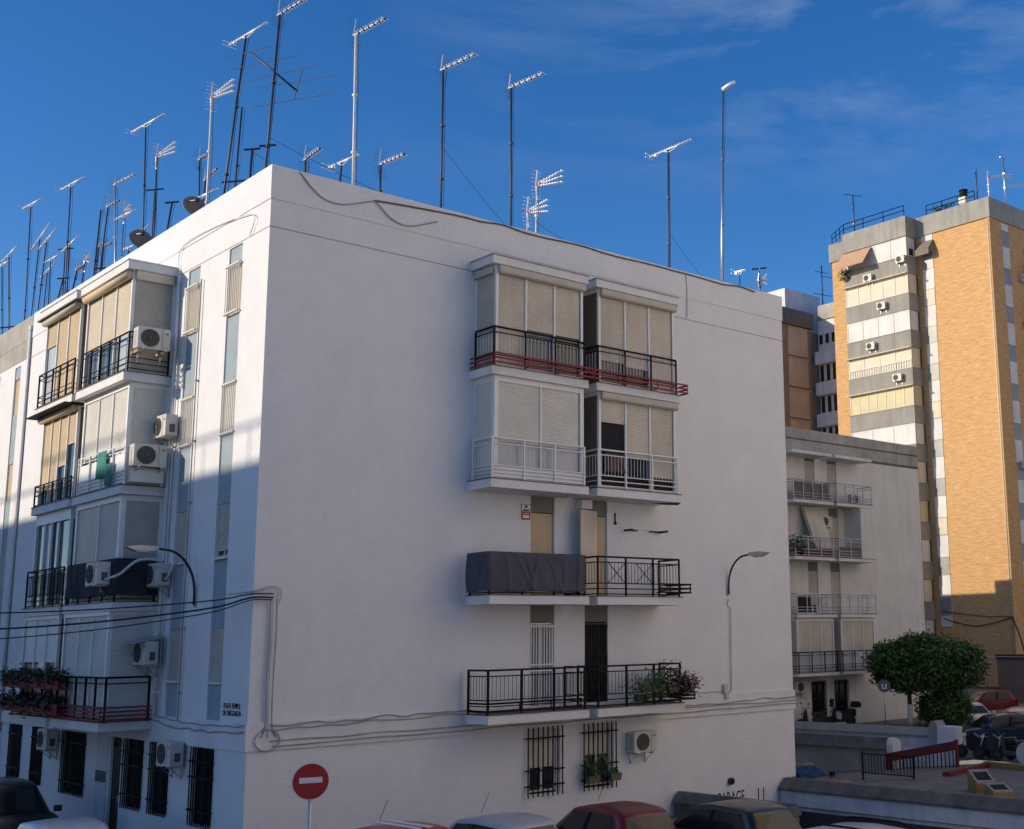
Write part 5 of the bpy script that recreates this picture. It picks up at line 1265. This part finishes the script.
aerial('grey mast with crossed white reflector below the checkered yagi', (3.24, 19.2, 15), (3.18, 19.26, 20.66), 'corner', GALV, .022, .5, extras=[(.985, 'strip', 1.6, None)])
aerial('dark mast with strip aerial standing alone above the far awning hood', (2.54, 23.03, 15), (2.44, 23.13, 22.66), 'strip', hl=2.0)
aerial('dark mast with strip aerial second from the left edge', (2.04, 26.09, 15), (1.91, 26.21, 22.56), 'strip', hl=1.7)
aerial('bare dark mast left of the grey yagi mast', (3.38, 23.23, 15), (3.57, 23.04, 21.88), None, r=.034)
aerial('dark mast with small checkered yagi beside a bare mast', (2.85, 21.01, 15), (3.1, 20.77, 21.28), 'yagi', hl=.9, extras=[(.62, 'tbar', .4, TB)])
aerial('leaning dark mast with long rising strip aerial near left edge', (2.38, 26.43, 15), (2.6, 26.22, 21.24), 'strip', hl=1.6, rise=.35, extras=[(.3, 'tbar', .6, TB)])
aerial('leaning dark mast behind another with steep white strip aerial', (3.11, 29.86, 15), (3.28, 29.7, 22.35), 'strip', hl=1.9, rise=.5)
aerial('dark mast with white strip aerial close to the left edge', (2.37, 28.83, 15), (2.01, 29.17, 21.2), 'strip', hl=1.6, rise=.25, extras=[(.5, 'tbar', 1.2, TB)])
aerial('leftmost dark mast with white strip aerial cut by the edge', (3.22, 32.95, 15), (2.81, 33.34, 21.9), 'strip', hl=1.7)
aerial('short T post at the far left roof line', (1.63, 22.49, 15), (2.1, 22.04, 18.57), 'tbar', hl=.42, hd=TB)
aerial('short dark post with small yagi among the far left aerials', (1.88, 21.45, 15), (2.27, 21.08, 18.73), 'yagi', hl=.5)
aerial('short dark post with tiny white reflector among the far left aerials', (2.24, 20.99, 15), (2.44, 20.8, 19.04), 'corner', hl=.4)
aerial('tall pale mast with checkered yagi above the drooping cable', (2.70, 1.19, 15), (2.65, 1.24, 20.56), 'yagi', MASTW, .036, 1.25)
aerial('short dark post with strip aerial left of the tall pale mast', (2.67, 2.07, 15), (2.76, 1.98, 17.3), 'strip', hl=1.3)
aerial('short dark post with white yagi right of the tall pale mast', (3.67, 1.61, 15), (3.68, 1.6, 17.37), 'yagi', hl=1.0)
aerial('dark mast with bright yagi, first of two alike right of the pale mast', (5.28, 1.2, 15), (5.27, 1.21, 20.42), 'yagi', hl=1.35, r=.03)
aerial('dark mast with bright yagi standing behind a pair of corner reflectors', (7.57, 1.19, 15), (7.54, 1.22, 20.60), 'yagi', hl=1.35, r=.03)
aerial('white mast with upper corner reflector over the glazed balconies', (8.64, 1.52, 15), (8.67, 1.48, 18.0), 'corner', MASTW, .026, 1.05)
aerial('short white mast with lower corner reflector over the glazed balconies', (8.14, 1.35, 15), (8.21, 1.28, 17.02), 'corner', MASTW, .022, .8)
aerial('dark mast with long white strip aerial above the plain wall', (13.61, 1.21, 15), (13.63, 1.18, 20.36), 'strip', hl=1.75, r=.03, rise=.06)
t9 = aerial('tallest mast with thick lower pole and small white lamp head', (16.15, 1.43, 15), (16.31, 1.27, 23.25), 'lamp', r=.024, hl=.5)
m = MB(); m.tube([(0, 0, 0), (.115, -.11, 6.1)], .045, GALV, 6); m.tube([(.07, .03, 0), (.16, -.08, 5.9)], .02, MASTD, 5); m.build('lower_pole', t9)
aerial('tiny strip aerial just right of the tallest mast', (16.4, .8, 15), (16.4, .8, 16.75), 'strip', hl=.42, r=.018)
aerial('short post with small white dish at the right end of roof', (17.25, .7, 15), (17.25, .7, 17.0), 'tbar', hl=.5, hd=TB, extras=[(.8, 'corner', .25, (.6, -.8, .2))], r=.025)
for i, (x, y, zt, kd, lab) in enumerate(((4.0, 27.5, 20.6, 'strip', 'dark mast crowded behind the second one from the left edge'), (4.6, 30.2, 21.2, 'tbar', 'bare T topped dark mast in the crowd at the left edge'), (5.0, 33.5, 21.6, 'strip', 'farther strip aerial in the crowd at the left edge'),
        (4.2, 24.6, 19.9, 'yagi', 'low dark yagi between the lone strip aerial and the bare mast'), (5.4, 36.5, 21.9, 'strip', 'farthest strip aerial at the very left edge'), (4.4, 22.2, 19.3, 'strip', 'low strip aerial behind the awning hood at left'), (3.6, 17.4, 20.1, 'tbar', 'T topped dark mast between the grey yagi and the long strip aerial'), (4.6, 16.0, 20.4, 'yagi', 'dark yagi mast half hidden behind the far dish'),
        (4.4, 11.8, 18.4, 'strip', 'low strip aerial well behind the nearer dish'), (5.2, 8.6, 18.0, 'tbar', 'low T post far behind the pale reflector mast'), (3.4, 5.4, 17.6, 'yagi', 'small dark yagi behind the roof corner mast'), (5.8, 19.5, 20.2, 'strip', 'dark strip aerial behind the crossed white reflector'), (6.2, 26.0, 21.2, 'strip', 'far strip aerial behind the lone dark mast'), (6.0, 31.5, 22.0, 'yagi', 'far yagi in the crowd at the left edge'))):
    aerial(lab, (x, y, 15), (x + rnd.uniform(-.2, .25), y, zt + 1.0), kd, hl=(1.6, .7, 1.7, .7, 1.6, 1.1, .6, .8, 1.2, .6, .7, 1.4, 1.6, .8)[i], r=.027, rise=rnd.uniform(-.05, .3), hd=TB if kd == 'tbar' else None)
def dish(label, c, r_, mastb):
    t = thing('satellite_dish', label, 'satellite dish', c, 0, 'satellite dishes on the parapet')
    N_ = Vector((-.15, -.93, .34)).normalized(); A = N_.orthogonal().normalized(); B = N_.cross(A); m = MB()
    def rg(f, off): return [tuple(A * math.cos(a * .2618) * r_ * f + B * math.sin(a * .2618) * r_ * f + N_ * (.32 * r_ * f * f - off)) for a in range(24)]
    R1 = [rg(f, 0) for f in (.12, .35, .6, .8, 1.)]; R2 = [rg(f, .025) for f in (1., .6, .12)]; RR = R1 + R2
    m.face(R1[0], DISH, True); m.face(R2[-1], DISH, True)
    for p_, q_ in zip(RR[:-1], RR[1:]):
        for j in range(24): m.face([p_[j], p_[(j + 1) % 24], q_[(j + 1) % 24], q_[j]], DISH, True)
    m.build('reflector', t, merge=True, sharp=40)
    m = MB(); m.tube([tuple(-B * r_ * .8), tuple(N_ * r_ * 1.1)], .015, GALV, 5); m.box(tuple(N_ * r_ * 1.1 - Vector((.05, .05, .05))), tuple(N_ * r_ * 1.1 + Vector((.05, .05, .05))), HELM); m.build('feed_arm', t)
    m = MB(); m.tube([(0, .1, -.0), (0, .15, mastb - c[2])], .03, MASTD, 6); m.build('mast', t)
dish('brown satellite dish nearer the roof corner, on the sunlit side', (1.2, 7.62, 17.25), .32, 15)
dish('farther brown satellite dish above the glazed balcony roof', (1.2, 11.71, 17.3), .33, 15)
# thin guy wires between the masts
for i, (a, b, s_, lab) in enumerate((((1.25, 3.0, 17.9), (5.28, 1.2, 16.2), .1, 'thin guy wire from the crossbar of the corner mast'), ((1.52, 4.65, 18.1), (8.6, 1.5, 15.6), .5, 'thin guy wire sagging from the short T post to the corner reflectors'),
        ((5.28, 1.2, 18.2), (7.56, 1.2, 16.3), .05, 'guy wire between the two alike yagi masts'), ((8.65, 1.5, 16.9), (16.2, 1.4, 15.6), .35, 'long guy wire from the corner reflectors to the tallest mast'), ((13.62, 1.2, 17.6), (16.2, 1.4, 15.8), .05, 'guy wire from the white strip mast to the tallest mast'))):
    A, B = Vector(a), Vector(b); P = [tuple(A + (B - A) * (k / 8) - Vector((0, 0, s_ * 4 * (k / 8) * (1 - k / 8)))) for k in range(9)]
    cable(P, .006, CABLE, 'guy_wire', lab, n=2, group='guy wires on the roof')
# far aerials
aerial('aerial mast on the tower roof near its stepped corner', (64.2, 33.4, 36.8), (64.2, 33.4, 40.1), 'tbar', hl=1.6, r=.05, hd=(1, -.4, 0), extras=[(.3, 'corner', .5, None)])
aerial('left white aerial on the tower roof corner', (66.0, 21.9, 36.8), (66.0, 21.9, 38.8), 'corner', MASTW, .06, 2.0, hd=(.9, -.5, .1))
aerial('tall lattice aerial on the tower roof corner', (68.3, 21.9, 36.8), (68.3, 21.9, 40.9), 'tbar', GALV, .06, .8, hd=(1, 0, 0), extras=[(.45, 'corner', 1.8, (.9, -.5, .1))])
aerial('short dark aerial behind the tower chimney', (65.5, 22.6, 36.8), (65.5, 22.6, 39.3), 'tbar', r=.05, hl=1.2, hd=(.7, .6, 0))
aerial('tall aerial mast on the far white block', (76.5, 45.8, 35.0), (76.5, 45.8, 41.0), None, r=.07, extras=[(.55, 'tbar', 2.6, (1, -.2, 0)), (.4, 'corner', 2.0, (.9, -.4, .2))])
aerial('slim aerial mast left of the tall one on far white block', (75.3, 46.2, 35.0), (75.3, 46.2, 39.4), None, r=.06, extras=[(.85, 'tbar', 1.6, (1, -.2, 0)), (.35, 'tbar', 2.2, (1, -.2, 0))])

# ================================================================== sky, sun, camera
SUN = Vector((-1.18, .64, .44)).normalized(); EL = math.asin(SUN.z); AZ = math.atan2(SUN.x, SUN.y)
w = bpy.data.worlds.new('World'); scene.world = w; w.use_nodes = True
nt = w.node_tree; N = nt.nodes; Lk = nt.links; bg = N['Background']
sk = N.new('ShaderNodeTexSky'); sk.sky_type = 'NISHITA'; sk.sun_disc = False; sk.sun_elevation = EL; sk.sun_rotation = AZ
sk.air_density = .85; sk.dust_density = .4; sk.ozone_density = 3.0; sk.altitude = 0
tc = N.new('ShaderNodeTexCoord'); mp = N.new('ShaderNodeMapping'); mp.inputs['Scale'].default_value = (1.1, 1.1, 4.2); mp.inputs['Rotation'].default_value = (R(12), R(-16), 0); Lk.new(tc.outputs['Generated'], mp.inputs['Vector'])
no = N.new('ShaderNodeTexNoise'); no.inputs['Scale'].default_value = 3.1; no.inputs['Detail'].default_value = 9; no.inputs['Roughness'].default_value = .62; no.inputs['Distortion'].default_value = .35; Lk.new(mp.outputs[0], no.inputs['Vector'])
mr = N.new('ShaderNodeMapRange'); mr.inputs['From Min'].default_value = .44; mr.inputs['From Max'].default_value = .82; mr.inputs['To Min'].default_value = 0; mr.inputs['To Max'].default_value = .5; Lk.new(no.outputs['Fac'], mr.inputs['Value'])
mx = N.new('ShaderNodeMix'); mx.data_type = 'RGBA'; sx = N.new('ShaderNodeSeparateXYZ'); Lk.new(tc.outputs['Generated'], sx.inputs[0]); ma = N.new('ShaderNodeMapRange'); ma.inputs['From Min'].default_value = .42; ma.inputs['From Max'].default_value = .74; Lk.new(sx.outputs['X'], ma.inputs['Value']); mu = N.new('ShaderNodeMath'); mu.operation = 'MULTIPLY'; mz = N.new('ShaderNodeMapRange'); mz.inputs['From Min'].default_value = .33; mz.inputs['From Max'].default_value = .47; Lk.new(sx.outputs['Z'], mz.inputs['Value']); m3 = N.new('ShaderNodeMath'); m3.operation = 'MULTIPLY'; Lk.new(mr.outputs['Result'], m3.inputs[0]); Lk.new(mz.outputs['Result'], m3.inputs[1]); Lk.new(m3.outputs[0], mu.inputs[0]); Lk.new(ma.outputs['Result'], mu.inputs[1]); Lk.new(mu.outputs[0], mx.inputs['Factor']); hs = N.new('ShaderNodeHueSaturation'); hs.inputs['Saturation'].default_value = 1.29; hs.inputs['Value'].default_value = 1.04; hs.inputs['Hue'].default_value = .508; Lk.new(sk.outputs['Color'], hs.inputs['Color']); Lk.new(hs.outputs['Color'], mx.inputs['A']); mx.inputs['B'].default_value = (5.2, 5.6, 6.4, 1)
Lk.new(mx.outputs['Result'], bg.inputs['Color']); bg.inputs['Strength'].default_value = .12
sl = bpy.data.lights.new('sun', 'SUN'); sl.energy = 3.3; sl.angle = R(.5); sl.color = (1., .86, .68)
so = bpy.data.objects.new('sun', sl); COL.objects.link(so); so.rotation_euler = SUN.to_track_quat('Z', 'Y').to_euler()
cd = bpy.data.cameras.new('camera'); co = bpy.data.objects.new('camera', cd); COL.objects.link(co); scene.camera = co
yaw, pit, rol, f = CAMP
fw = Vector((math.cos(pit) * math.sin(yaw), math.cos(pit) * math.cos(yaw), math.sin(pit))); rt = Vector((math.cos(yaw), -math.sin(yaw), 0)); up = rt.cross(fw)
r2 = rt * math.cos(rol) + up * math.sin(rol); u2 = -rt * math.sin(rol) + up * math.cos(rol)
M = Matrix((r2, u2, -fw)).transposed().to_4x4(); M.translation = Vector(CAMPOS); co.matrix_world = M
cd.sensor_fit = 'HORIZONTAL'; cd.sensor_width = 36; cd.lens = 36 * f / 1024; cd.shift_x = -CAMSH[0] / 1024; cd.shift_y = CAMSH[1] / 1024; cd.clip_start = .1; cd.clip_end = 3000
scene.view_settings.view_transform = 'Standard'; scene.view_settings.look = 'None'; scene.view_settings.exposure = .42; scene.view_settings.gamma = 1; scene.view_settings.use_curve_mapping = False
scene.render.engine = 'CYCLES'; scene.render.resolution_x = 1024; scene.render.resolution_y = 829
